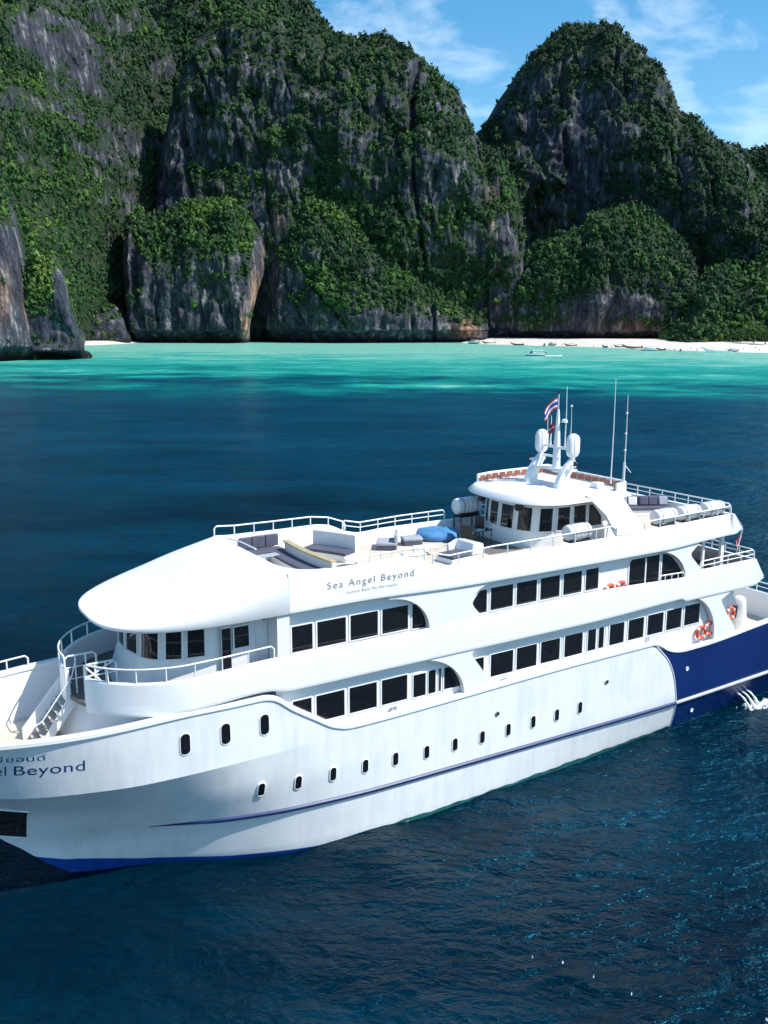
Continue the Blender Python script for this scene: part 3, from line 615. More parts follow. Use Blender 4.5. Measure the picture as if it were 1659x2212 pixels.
# ---------------------------------------------------------------- decks
def sup(u0, tip, b, n, k=28, ex=2.0):
    """plan outline half: from (u0,b) round the front at u=tip, starboard then port"""
    th = np.linspace(PI / 2, -PI / 2, 2 * k + 1); a = u0 - tip
    return np.stack([u0 - a * np.abs(np.cos(th)) ** (2 / ex), b * np.sign(np.sin(th)) * np.abs(np.sin(th)) ** (2 / ex)], -1)
def plate(P, z0, z1, name, m, parent=SHIP, **kw):
    P = np.asarray(P, float); return MB().prism(np.column_stack([P, np.full(len(P), z0)]), (0, 0, z1 - z0)).build(name, m, parent, **kw)
fd = np.linspace(-18.7, -8.4, 30); fb = np.maximum(hb(fd, 4.85) - .16, .02)
plate(np.vstack([np.column_stack([fd, fb]), np.column_stack([fd, -fb])[::-1]]), 4.86, 4.95, 'foredeck', M['teak'])
plate([(-8.6, 3.1), (-8.6, -3.1), (9.3, -3.1), (9.3, 3.1)], 3.6, 3.7, 'main_deck', M['teak'])
plate([(9.2, 3.12), (9.2, -3.12), (20.4, -3.12), (20.4, 3.12)], 3.0, 3.1, 'aft_deck', M['teak'])
BR = np.vstack([[(16.2, 3.1)], sup(-11.8, -15.0, 3.15, 2), [(16.2, -3.1)]])
plate(BR, 6.44, 6.58, 'upper_deck', M['greydeck'])
SD = [(-8.35, 3.1), (-8.35, -3.1), (14.1, -3.1), (14.1, 3.1)]
plate(SD, 9.0, 9.3, 'sun_deck', M['teak'])

# ---------------------------------------------------------------- swept bulwarks
def sweep(path, sec, name, m, parent=SHIP, ang=22, caps=True):
    """path (n,2) starboard -> bow -> port, sec(i) -> list of (outward, z)"""
    path = np.asarray(path, float); t = np.gradient(path, axis=0); t /= np.linalg.norm(t, axis=1)[:, None] + 1e-9
    n = np.stack([t[:, 1], -t[:, 0]], -1); G = []
    for i in range(len(path)):
        s = np.array(sec(i)); G.append(np.column_stack([path[i] + n[i] * s[:, :1], s[:, 1]]))
    G = np.array(G); b = MB().grid(G, cv=True)
    if caps:
        k = G.shape[1]; b.f.append(tuple(range(k))); b.f.append(tuple(range((len(path) - 1) * k, len(path) * k)))
    return b.build(name, m, parent, ang=ang)
def wallsec(zlo, zhi, th=.13, lip=.10):
    return [(-.02, zlo), (.015, zlo + .03), (.03, zlo + .10), (.03, zlo + .14), (.005, zhi - .09), (0, zhi - .05), (-.03, zhi), (-th + .03, zhi), (-th, zhi - .05), (-th, zlo + .2), (-.5, zlo + .18), (-.5, zlo)]
# upper deck bulwark: from the starboard quarter round the bridge wing to the port quarter, with a gate for the bow stair
SB = np.concatenate([np.linspace(15.6, -11.6, 90)])
st = np.column_stack([SB, np.full(90, 3.27)]); pt = np.column_stack([SB[::-1], np.full(90, -3.27)]); arc = sup(-11.8, -15.1, 3.27, 2, 40, 1.95)
zl_f = pc([-16,-12,-9.6,-9.1,-8.6,-4,5,11.4,13.5,14.4,15.8], [6.33,6.36,6.46,6.42,6.28,6.26,6.22,6.34,5.9,6.08,6.28]); zh_f = pc([-16,-12,-9,-3,5.7,8,9.2,10.9,12,15.8], [7.46,7.46,7.55,7.46,7.5,7.44,7.38,7.32,7.5,7.5])
A_ = np.vstack([st[:-1], arc[:44]]); B_ = np.vstack([arc[52:], pt[1:]])
for P in (A_, B_): sweep(P, lambda i, P=P: wallsec(float(zl_f(P[i, 0])) if P[i,0] < 11 else 6.18, float(zh_f(P[i, 0]))), 'upper_deck_bulwark', M['white2'])
# raked after end of the upper deck
MB().grid(np.array([[(15.6, y, 6.2), (15.6 + .85, y, 6.5), (16.35, y, 6.62), (15.72, y, 7.5), (15.55, y, 7.5)] for y in (-3.28, -3.1, 3.1, 3.28)])).build('upper_deck_transom', M['white2'], SHIP)
for y in (-3.285, 3.16): MB().prism([(15.5, y, 6.18), (16.1, y, 6.3), (16.4, y, 6.58), (15.72, y, 7.49), (15.5, y, 7.5)], (0, .12, 0)).build('transom_cheek', M['white2'], SHIP, bev=.03)
# sun deck bulwark, high round the forward cockpit
zh_s = pc([-8.6,-7.8,-6.6,-5.5,-4.2,-3.6,-2.6,-2.0,-.8,5,13.8], [10.36,10.30,10.28,10.27,10.27,10.20,9.80,9.69,9.75,9.72,9.86]); zl_s = pc([-8.6,-6,-1,9.4,11.9,14], [8.98,8.97,8.80,8.72,8.82,8.9])
SBs = np.concatenate([np.linspace(13.8, -2, 60), np.linspace(-2.15, -8.5, 40)])
for sd_ in (1, -1):
    P = np.column_stack([SBs, np.full(100, 3.30 * sd_)]);  P = P if sd_ == 1 else P[::-1]
    sweep(P, lambda i, P=P: [(-.02, float(zl_s(P[i,0]))), (.02, float(zl_s(P[i,0])) + .03), (.03, float(zl_s(P[i,0])) + .10), (.03, float(zl_s(P[i,0])) + .14), (-.03, float(zh_s(P[i,0])) - .12), (-.04, float(zh_s(P[i,0])) - .08), (-.07, float(zh_s(P[i,0])) - .02), (-.14, float(zh_s(P[i,0]))), (-.20, float(zh_s(P[i,0])) - .04), (-.22, 9.31), (-.55, 9.10), (-.5, float(zl_s(P[i,0])) + .04)], 'sun_deck_bulwark', M['white2'])
MB().grid(np.array([[(13.8, y, 8.9), (14.42, y, 9.07), (14.5, y, 9.2), (13.85, y, 9.86), (13.65, y, 9.86), (13.62, y, 9.31)] for y in (-3.31, -3.1, 3.1, 3.31)])).build('sun_deck_transom', M['white2'], SHIP)
for y in (-3.325, 3.2): MB().prism([(13.7, y, 8.88), (14.05, y, 8.9), (14.47, y, 9.1), (13.85, y, 9.85), (13.7, y, 9.86)], (0, .12, 0)).build('transom_cheek', M['white2'], SHIP, bev=.03)

# ---------------------------------------------------------------- forward roof (smooth whale-back)
us = np.concatenate([-14.25 + 2.7 * (np.linspace(0.02, 1, 24)) ** 2, np.linspace(-11.5, -8.45, 16)])
zt = pc([-14.25,-13.5,-12.6,-11.5,-10.3,-8.4], [9.09,9.22,9.43,9.71,10.04,10.41])
G = []
for u in us:
    b = 3.33 * (1 - np.clip((-9.8 - u) / 4.46, 0, 1) ** 2.8) ** (1 / 2.8); w = np.clip((u + 14.25) / 5.8, 0, 1); n = 5.0 + 1.6 * w + 10 * w ** 5
    ph = np.linspace(0, PI, 41); zr = 9.00 - .02 * w
    y = b * np.sign(np.cos(ph)) * np.abs(np.cos(ph)) ** (2 / n); z = zr + .03 + (float(zt(u)) - zr - .03) * np.sin(ph) ** (2 / n); y = y * (1 - .016 * (z - zr))
    G.append(np.vstack([[(u, b * .93, zr)], [(u, b * .99, zr)], np.stack([np.full(41, u), y, z], -1), [(u, -b * .99, zr)], [(u, -b * .93, zr)]]))
fr = MB().grid(np.array(G), cv=True); fr.f.append(tuple(range(45))); fr.f.append(tuple(range((len(us)-1)*45, len(us)*45)))
fr.build('forward_roof', M['white2'], SHIP, ang=50)
for sd_ in (-1, 1):   # rounded corners where the roof meets the cockpit coaming
    a = np.linspace(0, PI / 2, 9); c = (-7.0, sd_ * 1.7); P = [(-8.34, sd_ * 3.2), (-6.9, sd_ * 3.2)] + [(c[0] - 1.25 * sin(t), c[1] + sd_ * 1.38 * cos(t)) for t in a] + [(-8.34, sd_ * 1.6)]
    plate(P, 9.9, 10.29, 'coaming_corner', M['white2'])
for u, y in ((-10.4, -1.55), (-12.2, 2.3)): MB().lathe([(0, .0), (.05, 0), (.04, .05), (0, .055)], 10).xf(Matrix.Translation((u, y, float(zt(u)) - .10))).build('roof_vent', M['steel'], SHIP)
MB().lathe([(0, -.07), (.055, -.05), (.07, 0), (.055, .05), (0, .07)], 10).xf(Matrix.Translation((-9.35, -3.1, 8.95))).build('navigation_lamp', M['black'], SHIP)

# ---------------------------------------------------------------- house walls
MB().box((-8.9, -2.95, 3.7), (13.2, 2.95, 6.44)).build('main_deck_house', M['white2'], SHIP)
MB().box((-8.9, -2.95, 6.58), (11.2, 2.95, 8.99)).build('upper_deck_house', M['white2'], SHIP)
FP = [(-8.8,2.45),(-10.2,2.36),(-11.1,2.24),(-11.95,2.08),(-12.55,1.75),(-12.9,1.2),(-13.05,.45)]
FPATH = np.array([(u, y) for u, y in FP] + [(-13.08, 0)] + [(u, -y) for u, y in FP[::-1]])
def dense(P, k=8):
    P = np.asarray(P, float); d = np.r_[0, np.cumsum(np.linalg.norm(np.diff(P, axis=0), axis=1))]; t = np.linspace(0, d[-1], len(P) * k)
    return np.stack([pc(d, P[:, 0])(t) if np.all(np.diff(P[:, 0]) != 0) else np.interp(t, d, P[:, 0]), np.interp(t, d, P[:, 1])], -1)
def arcpath(P):
    P = np.asarray(P, float); d = np.r_[0, np.cumsum(np.linalg.norm(np.diff(P, axis=0), axis=1))]
    fx = lambda t: np.stack([np.interp(t, d, P[:, 0]), np.interp(t, d, P[:, 1])], -1)
    t = np.linspace(0, d[-1], 400); Q = fx(t)
    for _ in range(60): Q[1:-1] = .25 * Q[:-2] + .5 * Q[1:-1] + .25 * Q[2:]   # round the corners
    return Q
FQ = arcpath(FPATH)[::5]
RK = .05      # rake: the front leans aft going up
def fpt(P, z, z0=6.58):
    P = np.asarray(P, float); w = np.clip((-10.6 - P[:, 0]) / 1.5, 0, 1); return np.column_stack([P[:, 0] + w * (RK * max(0, z - 7.7) - .36 * max(0, 7.7 - z)), P[:, 1], np.full(len(P), z)])
MB().grid(np.stack([fpt(FQ, 6.5), fpt(FQ, 7.7), fpt(FQ, 9.03)])).build('bridge_house', M['white2'], SHIP)
# windows set on a wall path, pane proud of a white frame
def curved_window(Q, i0, i1, z0, z1, pt, name='window', off=.03, frame=.05):
    s = np.array(Q)[i0:i1 + 1]; t = np.gradient(s, axis=0); t /= np.linalg.norm(t, axis=1)[:, None]; n = np.stack([t[:, 1], -t[:, 0]], -1)
    def row(z, o):
        p = pt(s, z); p[:, :2] += n * o; return p
    fr = MB().grid(np.stack([row(z0 - frame, .002), row(z0 - frame, off), row(z0, off + .01), row(z0, .004)]))
    fr.grid(np.stack([row(z1 + frame, .002), row(z1 + frame, off), row(z1, off + .01), row(z1, .004)]))
    for e in (0, -1):
        a, b = row(z0 - frame, off)[e], row(z1 + frame, off)[e]; fr.tube([a, b], .03, 4)
    f = fr.build(name, M['white2'], SHIP)
    MB().grid(np.stack([row(z0, .012), row(z1, .012)])).build('pane', M['glass'], f)
    return f
def near(Q, v, lo=True):   # index of the port half of a path nearest to a breadth
    q = np.array(Q); k = np.where(q[:, 1] < .0)[0] if lo else np.where(q[:, 1] >= 0)[0]
    return k[np.argmin(np.abs(q[k, 1] - v))]
FD = arcpath(FPATH)
def idx_u(Q, u): q = np.array(Q); k = np.where(q[:, 1] < 0)[0]; return k[np.argmin(np.abs(q[k, 0] - u))]
def idx_y(Q, y): q = np.array(Q); k = np.where(q[:, 0] < np.min(q[:, 0]) + 1.2)[0]; return k[np.argmin(np.abs(q[k, 1] - y))]
for a, b in ((2.02,1.62),(1.5,.75),(.62,-.2),(-.32,-1.1)):
    i0, i1 = sorted((idx_y(FD, a), idx_y(FD, b))); curved_window(FD, i0, i1, 7.78, 8.78, fpt)
for a, b in ((-12.86,-12.45),(-12.28,-11.78),(-11.64,-11.05)):
    i0, i1 = sorted((idx_u(FD, a), idx_u(FD, b))); curved_window(FD, i0, i1, 7.72 + .02, 8.75, fpt)
def flat_window(poly, y, name='window', m='glass', frame=.05):
    """pane of any outline on a fore-and-aft wall at y, in a thin raised frame"""
    P = np.asarray(poly, float); c = P.mean(0); d = P - c; L = np.linalg.norm(d, axis=1)[:, None]; Po = P + d / L * frame * 1.35
    r = lambda Q, yy: np.column_stack([Q[:, 0], np.full(len(Q), yy), Q[:, 1]])
    f = MB().grid(np.stack([r(Po, y - .001), r(Po, y - .03), r(P, y - .035), r(P, y - .005)]), cv=True).build(name, M['white2'], SHIP)
    MB().ngon(r(P, y - .012)).build('pane', M[m], f, smooth=False); return f
R4 = lambda u0, u1, z0, z1: [(u0, z0), (u1, z0), (u1, z1), (u0, z1)]
# upper deck, bridge side: door and window
YB = -2.42
flat_window(R4(-10.56, -10.24, 6.68, 8.6), YB - .02, 'door')
flat_window(R4(-10.12, -9.6, 7.86, 8.58), YB - .02)
MB().box((-9.36, YB - .06, 6.58), (-9.30, YB + .01, 8.98)).build('wall_seam', M['rail'], SHIP)
# upper deck windows, forward group (last one arched) and after group (first one pointed)
YU = -2.95
for a, b in ((-8.28,-7.50),(-7.32,-6.20),(-6.02,-4.90),(-4.72,-3.62)): flat_window(R4(a, b, 7.50, 8.41), YU)
arcA = [(-3.44, 7.46), (-3.44, 8.41), (-3.25, 8.33), (-3.02, 8.1), (-2.8, 7.78), (-2.64, 7.43)]; flat_window(arcA, YU)
flat_window([(-.36,7.52),(-.02,7.52),(-.02,8.42),(-.36,8.42),(-.62,8.15),(-.72,7.98),(-.62,7.8)], YU)
for a, b in ((.16,1.26),(1.44,2.47),(2.66,3.68),(3.88,4.88),(5.10,5.82)): flat_window(R4(a, b, 7.54, 8.44), YU)
a = np.linspace(0, PI / 2, 7)
flat_window([(7.62,7.2),(9.45,7.3),(9.45,8.5)] + [(7.62 + .2 - .2 * sin(t), 8.3 + .2 * cos(t)) for t in a], YU, 'lounge_window')
flat_window([(9.62,7.2),(11.1,7.1),(10.95,7.5),(10.6,7.95),(10.2,8.3),(9.9,8.46),(9.62,8.5)], YU, 'lounge_window')
MB().box((8.55, YU - .06, 7.25), (8.62, YU - .02, 8.45)).build('lounge_post', M['rail'], SHIP)
# main deck windows
for a, b in ((-8.3,-7.58),(-7.40,-6.28),(-6.08,-4.95),(-4.74,-3.64)): flat_window(R4(a, b, 4.80, 5.76), YU)
flat_window(R4(-3.37,-2.82,4.78,5.66), YU); flat_window(R4(-2.70,-2.37,4.78,5.69), YU, 'door'); flat_window(R4(-2.22,-2.12,4.78,5.7), YU)
flat_window([(-1.98,4.8),(-1.1,4.79),(-1.35,5.25),(-1.7,5.66),(-1.98,5.68)], YU)
flat_window([(-.55,5.73),(-.1,5.73),(-.1,5.0)], YU)
for a, b in ((.24,1.36),(1.54,2.58),(2.80,3.82),(4.08,5.08),(5.38,5.84),(6.0,6.3),(6.64,7.5),(7.76,8.70),(8.94,9.93),(10.14,11.11),(11.32,12.33)):
    flat_window(R4(a, b, 4.82 + .008 * a, 5.74 + .009 * a), YU, 'door' if b - a < .5 else 'window')
for u in (3.95, 5.25, 6.42): MB().box((u - .012, YU - .02, 3.7), (u + .012, YU + .01, 5.8)).build('wall_seam', M['rail'], SHIP)
flat_window(R4(-10.05, -9.45, 5.2, 6.2), -2.45, 'side_door')
# starboard sides carry the same rows of windows, seen only from elsewhere
for z0, z1, L in ((7.5, 8.4, ((-8.2,-4),(-3.5,.5),(1,5),(5.5,9))), (4.8, 5.75, ((-8.2,-4),(-3.5,.5),(1,5),(5.5,9),(9.5,12.5)))):
    for a, b in L:
        P = np.array(R4(a, b, z0, z1)); MB().ngon(np.column_stack([P[:, 0], np.full(4, 2.962), P[:, 1]])).build('window', M['glass'], SHIP, smooth=False)

# ---------------------------------------------------------------- arches between the decks (both sides)
def arc_pts(c, r0, r1, a0, a1, n=10): return [(c[0] + r0 * cos(RAD(a)), c[1] + r1 * sin(RAD(a))) for a in np.linspace(a0, a1, n)]
AR = []
AR.append([(-8.93, 7.45), (-8.48, 7.45), (-8.48, 9.0), (-8.93, 9.02)])
AR.append(arc_pts((-4.6, 7.40), 1.76, 1.42, 0, 90, 12) + [(-4.6, 9.0), (-.05, 8.95), (-.1, 8.74), (-.35, 8.68), (-.62, 8.55), (-1.0, 8.15), (-.62, 7.66), (-.4, 7.52), (-.3, 7.38)])
AR.append(arc_pts((8.9, 7.16), 2.02, 1.55, 0, 90, 12)[:-1] + [(8.95, 8.85), (11.9, 8.9), (11.75, 8.83), (11.17, 8.38), (11.22, 8.2), (11.9, 7.55), (12.0, 7.4), (11, 7.15)])
AR.append(arc_pts((-3.4, 4.5), 2.2, 1.78, 0, 90, 12) + [(-3.4, 6.35), (-.4, 6.35), (-.62, 6.25), (-.86, 6.15), (-.86, 6.0), (.1, 4.72), (.18, 4.4), (-1.2, 4.4)])
AR.append(arc_pts((11.1, 4.3), 2.02, 2.02, 0, 90, 12) + [(11.1, 6.42), (14.4, 6.25), (14.0, 6.1), (13.5, 5.88), (13.5, 5.75), (14.05, 4.95), (14.3, 4.7), (14.6, 4.3), (14.6, 3.85), (13.1, 3.85)])
for k, P in enumerate(AR):
    for y, t in ((-3.24, .24), (3.0, .24)):
        P2 = np.array(P); MB().prism(np.column_stack([P2[:, 0], np.full(len(P2), y), P2[:, 1]]), (0, t, 0)).build('arch_pillar', M['white2'], SHIP, ang=30)
# lower forward house under the bridge wing, its raked front and the bow stair
LQ = sup(-11.6, -14.6, 2.95, 2, 40, 1.95); LQ = np.vstack([[(-8.8, 2.5), (-10.5, 2.62)], LQ[2:-2], [(-10.5, -2.62), (-8.8, -2.5)]])
def lpt(P, z): w = np.clip((-11.5 - P[:, 0]) / 2.5, 0, 1); return np.column_stack([P[:, 0] - w * .42 * (6.4 - z), P[:, 1], np.full(len(P), z)])
MB().grid(np.stack([lpt(LQ, 4.9), lpt(LQ, 5.6), lpt(LQ, 6.46)])).build('lower_bridge_house', M['white2'], SHIP)
S0, S1 = np.array((-16.1, 4.95)), np.array((-14.85, 6.6))
MB().prism([(S0[0]-.25, .62, 4.95), (S0[0]+.9, .62, 4.95), (S1[0]+.2, .62, 6.6), (S1[0]-.1, .62, 7.0), (S0[0]-.25, .62, 5.35)], (0, .07, 0)).build('stair_stringer', M['white2'], SHIP, bev=.015)
MB().prism([(S0[0], -.36, 4.95), (S0[0]+.3, -.36, 4.95), (S1[0]+.2, -.36, 6.45), (S1[0]-.1, -.36, 6.6)], (0, .05, 0)).build('stair_stringer', M['white2'], SHIP)
for k in range(7):
    q = S0 + (S1 - S0) * (k + .6) / 7.2; MB().box((q[0] - .13, -.32, q[1] - .03), (q[0] + .13, .62, q[1])).build('stair_tread', M['teak'], SHIP)
MB().tube([(-16.2, -.42, 5.75), (-15.9, -.42, 5.9), (-14.9, -.42, 7.2), (-14.75, -.42, 7.7)], .022, 6).build('stair_handrail', M['rail'], SHIP)
# foredeck fittings
MB().box((-17.3, -.1, 4.95), (-16.7, 1.5, 5.25)).build('foredeck_locker', M['teak'], SHIP, bev=.03)
MB().box((-18.2, .2, 4.95), (-17.35, 1.9, 5.6)).build('foredeck_locker', M['teak'], SHIP, bev=.03)
for y in (-1.2, 1.2): MB().lathe([(.09, 4.95), (.09, 5.25), (.13, 5.27), (.13, 5.33), (0, 5.34)], 10, c=(-17.9, y, 0)).build('mooring_bollard', M['rail'], SHIP)
for u, y in ((-6.2 + 1.95, -3.14), (9.0, -3.05), (10.15, -3.0), (.9, -3.14), (3.2, -3.1)):
    z = float(SHEER(u)); z = min(z, 4.43 + .0) if u < 9 else z
    b = MB(); [b.lathe([(.045, z), (.045, z + .2), (.07, z + .22), (0, z + .24)], 8, c=(u + d, y + .1, 0)) for d in (-.07, .09)]
    b.build('mooring_bitts', M['steel'], SHIP)
MB().lathe([(0, -.22), (.16, -.2), (.24, -.08), (.24, .08), (.16, .2), (0, .22)], 14, 'y').xf(Matrix.Translation((10.55, -2.75, 4.15))).build('capstan_drum', M['canvas'], SHIP)

# ---------------------------------------------------------------- railings: a top bar with its posts (and mid bars)
def railing(P, h, spacing=1.1, r=.032, mids=(), ends=True, name='railing'):
    P = np.asarray(P, float); d = np.r_[0, np.cumsum(np.linalg.norm(np.diff(P, axis=0), axis=1))]
    f = lambda t: np.stack([np.interp(t, d, P[:, k]) for k in range(3)], -1)
    top = P + (0, 0, h)
    if ends: top = np.vstack([P[0] + (0, 0, .02), P[0] + (0, 0, h - .1), top[0] + (top[1] - top[0]) / (np.linalg.norm(top[1] - top[0]) + 1e-9) * .1, top[1:-1], top[-1] + (top[-2] - top[-1]) / (np.linalg.norm(top[-2] - top[-1]) + 1e-9) * .1, P[-1] + (0, 0, h - .1), P[-1] + (0, 0, .02)])
    o = MB().tube(top, r, 8).build(name, M['rail'], SHIP, ang=60)
    for q in mids: MB().tube(P + (0, 0, h * q), r * .7, 6).build('mid_bar', M['rail'], o, ang=60)
    n = max(1, int(round(d[-1] / spacing)))
    for t in (np.arange(n) + (.5 if not ends else 1)) / (n if not ends else n + 1) * d[-1]:
        p = f(t); MB().tube([p, p + (0, 0, h)], r * .8, 6).build('post', M['rail'], o)
    return o
zr = lambda u, y: (u, y, 7.46)
cut = lambda Q, a, b: np.column_stack([Q[a:b, 0] , Q[a:b, 1] * .98, np.full(len(Q[a:b]), 7.45)])
railing(np.vstack([[(-9.2, 3.2, 7.5), (-11, 3.2, 7.46)], cut(arc, 2, 44)]), .45, 1.05)
railing(np.vstack([cut(arc, 52, 79), [(-11, -3.2, 7.46), (-9.05, -3.2, 7.52)]]), .45, 1.05)
g0, g1 = arc[43] * (1.0, .98), arc[52] * (1.0, .98)
for (u, y) in (g0, g1):       # hoop gates each side of the bow stair
    railing([(u, y, 6.58), (u + .5, y, 6.58), (u + 1.0, y, 6.58)], 1.3, .5, mids=(.4, .7), name='stair_gate')
MB().tube([(g1[0], g1[1], 7.4), (g1[0] + .9, g1[1] + .0, 7.85)], .03, 6).tube([(g1[0], g1[1], 7.85), (g1[0] + .9, g1[1], 6.8)], .03, 6).build('gate_brace', M['rail'], SHIP)
# sun deck rails
for sd_ in (1, -1):
    y = 3.2 * sd_
    if sd_ == 1:
        railing([(-8.45, y, 10.36), (-7.6, y, 10.29), (-6, y, 10.27), (-4.3, y, 10.26), (-3.5, y, 10.15), (-2.7, y, 9.86)], .34, 1.0)
        railing([(-2.8, y, 9.86), (-2.0, y, 9.68), (0, y, 9.74), (2.4, y, 9.74)], .42, .95, mids=(.5,))
        railing([(3.6, y, 9.74), (8, y, 9.76), (13.6, y, 9.86)], .42, .95, mids=(.5,))
    else:
        railing([(-5.3, y + .1, 9.3), (-4.3, y + .1, 9.3), (-3.0, y + .1, 9.3)], 1.2, .6, mids=(.8,))
        railing([(-2.7, y, 9.84), (-2.0, y, 9.66), (0, y, 9.74), (3.2, y, 9.74), (6.5, y, 9.76)], .40, 1.3)
railing([(13.7, 3.15, 9.86), (13.7, 0, 9.86), (13.7, -3.15, 9.86)], .45, .9, mids=(.5,))
railing([(8.15, -3.2, 9.77), (10, -3.2, 9.78), (13.7, -3.2, 9.86)], .36, 1.2)
MB().tube([(-8.35, 2.1, 10.43), (-8.3, 1.0, 10.52), (-8.25, -.2, 10.50)], .03, 6).build('cockpit_grab_rail', M['rail'], SHIP)
# upper deck aft rails and stanchions
railing([(11.9, -3.18, 7.45), (13.7, -3.18, 7.48), (15.65, -3.18, 7.5)], .42, 1.2, mids=(.5,))
railing([(15.65, -3.15, 7.5), (15.65, 0, 7.5), (15.65, 3.15, 7.5)], .42, .9, mids=(.5,))
railing([(11.3, 3.18, 7.45), (13.7, 3.18, 7.48), (15.65, 3.18, 7.5)], .42, 1.1, mids=(.5,))
railing([(9.2, -3.2, 7.36), (10.0, -3.2, 7.33), (10.85, -3.2, 7.3)], .25, .55)
for y in (-2.9, 2.9):
    MB().box((13.52, y - .07, 6.58), (13.72, y + .07, 9.0)).build('deck_post', M['white2'], SHIP)
    MB().box((12.3, y - .05, 6.58), (12.42, y + .05, 9.0)).build('deck_post', M['white2'], SHIP)
# bow rail on the foredeck, starboard bulwark top and port side
ub = np.linspace(-19, -15.6, 9); railing(np.column_stack([ub, hb(ub, 6.5) - .1, sheer_s(ub) + .05]), .4, .9)
MB().tube([(-17.2, -1.55, 5.0), (-17.2, -1.55, 5.75), (-16.1, -2.1, 5.75), (-16.1, -2.1, 5.0)], .02, 6).build('foredeck_handrail', M['rail'], SHIP)
MB().tube([(-15.4, -2.2, 5.0), (-15.4, -2.2, 5.95), (-13.2, -2.6, 5.95), (-13.2, -2.6, 5.0)], .015, 6).build('foredeck_handrail', M['rail'], SHIP)
railing([(17.0, 2.9, 4.2), (19, 2.9, 4.3), (20.5, 2.9, 4.4)], .5, .8, mids=(.5,))
railing([(20.5, -3, 4.4), (20.5, 0, 4.4), (20.5, 2.9, 4.4)], .5, .8, mids=(.5,))
# after end of the main deck house
MB().box((13.2, -2.5, 3.1), (15.3, 2.6, 6.44)).build('after_house', M['white2'], SHIP)
MB().prism([(12.4,-2.5,6.3),(15.3,-2.5,6.3),(15.3,-2.5,6.0)],(0,.1,0)).build('soffit_bracket', M['white2'], SHIP)
MB().box((15.3, -2.2, 3.2), (15.42, -1.3, 5.3)).build('after_door', M['glass'], SHIP)

# ---------------------------------------------------------------- wheelhouse on the sun deck
WP = [(7.9,2.05),(5.2,2.05),(4.2,1.98),(3.6,1.75),(3.2,1.28),(3.02,.6)]
WQ = arcpath([(u, y) for u, y in WP] + [(2.98, 0)] + [(u, -y) for u, y in WP[::-1]])
def wpt(P, z): P = np.asarray(P, float); return np.column_stack([P[:, 0] - .10 * np.clip((5 - P[:, 0]) / 2, 0, 1) * (9.95 - z) , P[:, 1] * (1 - .0 * (z - 10)), np.full(len(P), z)])
b = MB().grid(np.stack([wpt(WQ[::4], z) for z in (9.3, 9.95, 11.25)])); b.build('wheelhouse', M['white2'], SHIP)
MB().box((7.75, -2.05, 9.3), (7.9, 2.05, 11.2)).build('wheelhouse_after_wall', M['white2'], SHIP)
for a, bb in ((1.5,.95),(.82,.18),(.02,-.72),(-.92,-1.5)):
    i0, i1 = sorted((idx_y(WQ, a), idx_y(WQ, bb))); curved_window(WQ, i0, i1, 9.98, 10.94, wpt, 'wheelhouse_window')
for a, bb in ((3.58,4.12),(4.3,4.98),(5.15,5.85)):
    i0, i1 = sorted((idx_u(WQ, a), idx_u(WQ, bb))); curved_window(WQ, i0, i1, 9.98, 10.93, wpt, 'wheelhouse_window')
flat_window([(6.0, 10.0), (6.75, 9.98), (6.72, 10.35), (6.25, 10.9), (6.0, 10.9)], -2.05, 'wheelhouse_window')
# its roof: a thick visor with drooping rim
RQ = sup(4.5, 2.4, 2.78, 2, 30, 2.6); RQ = np.vstack([[(7.75, 2.75), (6.2, 2.78)], RQ, [(6.2, -2.78), (7.75, -2.75)]])
cen = np.array([5.2, 0]); ins = lambda k: cen + (RQ - cen) * k
lay = [(.90, 11.17), (.99, 11.19), (1.0, 11.22), (.995, 11.27), (.93, 11.44), (.915, 11.47), (.5, 11.50), (.02, 11.52)]
rf = MB().grid(np.stack([np.column_stack([ins(k), np.full(len(RQ), z)]) for k, z in lay]), cv=True)
rf.build('wheelhouse_roof', M['white2'], SHIP, ang=40)
PW = np.array([(3.55, 2.3), (4.4, 2.55), (5.6, 2.62), (7.55, 2.62), (7.75, 2.4), (7.78, 0), (7.75, -2.4), (7.2, -2.55), (6.9, -2.56)])
PW2 = arcpath(PW)[::6]
par = sweep(PW2, lambda i: [(0, 11.42), (0, 11.78), (-.05, 11.8), (-.08, 11.78), (-.08, 11.42)], 'roof_parapet', M['white2'], caps=True)
d = np.r_[0, np.cumsum(np.linalg.norm(np.diff(PW2, axis=0), axis=1))]
for k in range(22):
    t0 = d[-1] * (k + .12) / 22; t1 = d[-1] * (k + .88) / 22
    A_, B_ = [np.array([np.interp(t, d, PW2[:, 0]), np.interp(t, d, PW2[:, 1])]) for t in (t0, t1)]; n = np.array([-(B_ - A_)[1], (B_ - A_)[0]]) / np.linalg.norm(B_ - A_)
    q = [np.r_[A_ + n * .085, 11.5], np.r_[B_ + n * .085, 11.5], np.r_[B_ + n * .085, 11.73], np.r_[A_ + n * .085, 11.73]]
    sgn = 1 if np.dot(n, cen - A_) > 0 else -1
    q = [np.r_[A_ + sgn * n * .085, 11.5], np.r_[B_ + sgn * n * .085, 11.5], np.r_[B_ + sgn * n * .085, 11.73], np.r_[A_ + sgn * n * .085, 11.73]]
    MB().prism(q, np.r_[sgn * n * .02, 0]).build('parapet_panel', M['wood'], par, smooth=False)
MB().box((6.6, -1.9, 11.5), (7.0, -1.5, 11.72)).build('roof_box', M['rail'], SHIP, bev=.02)
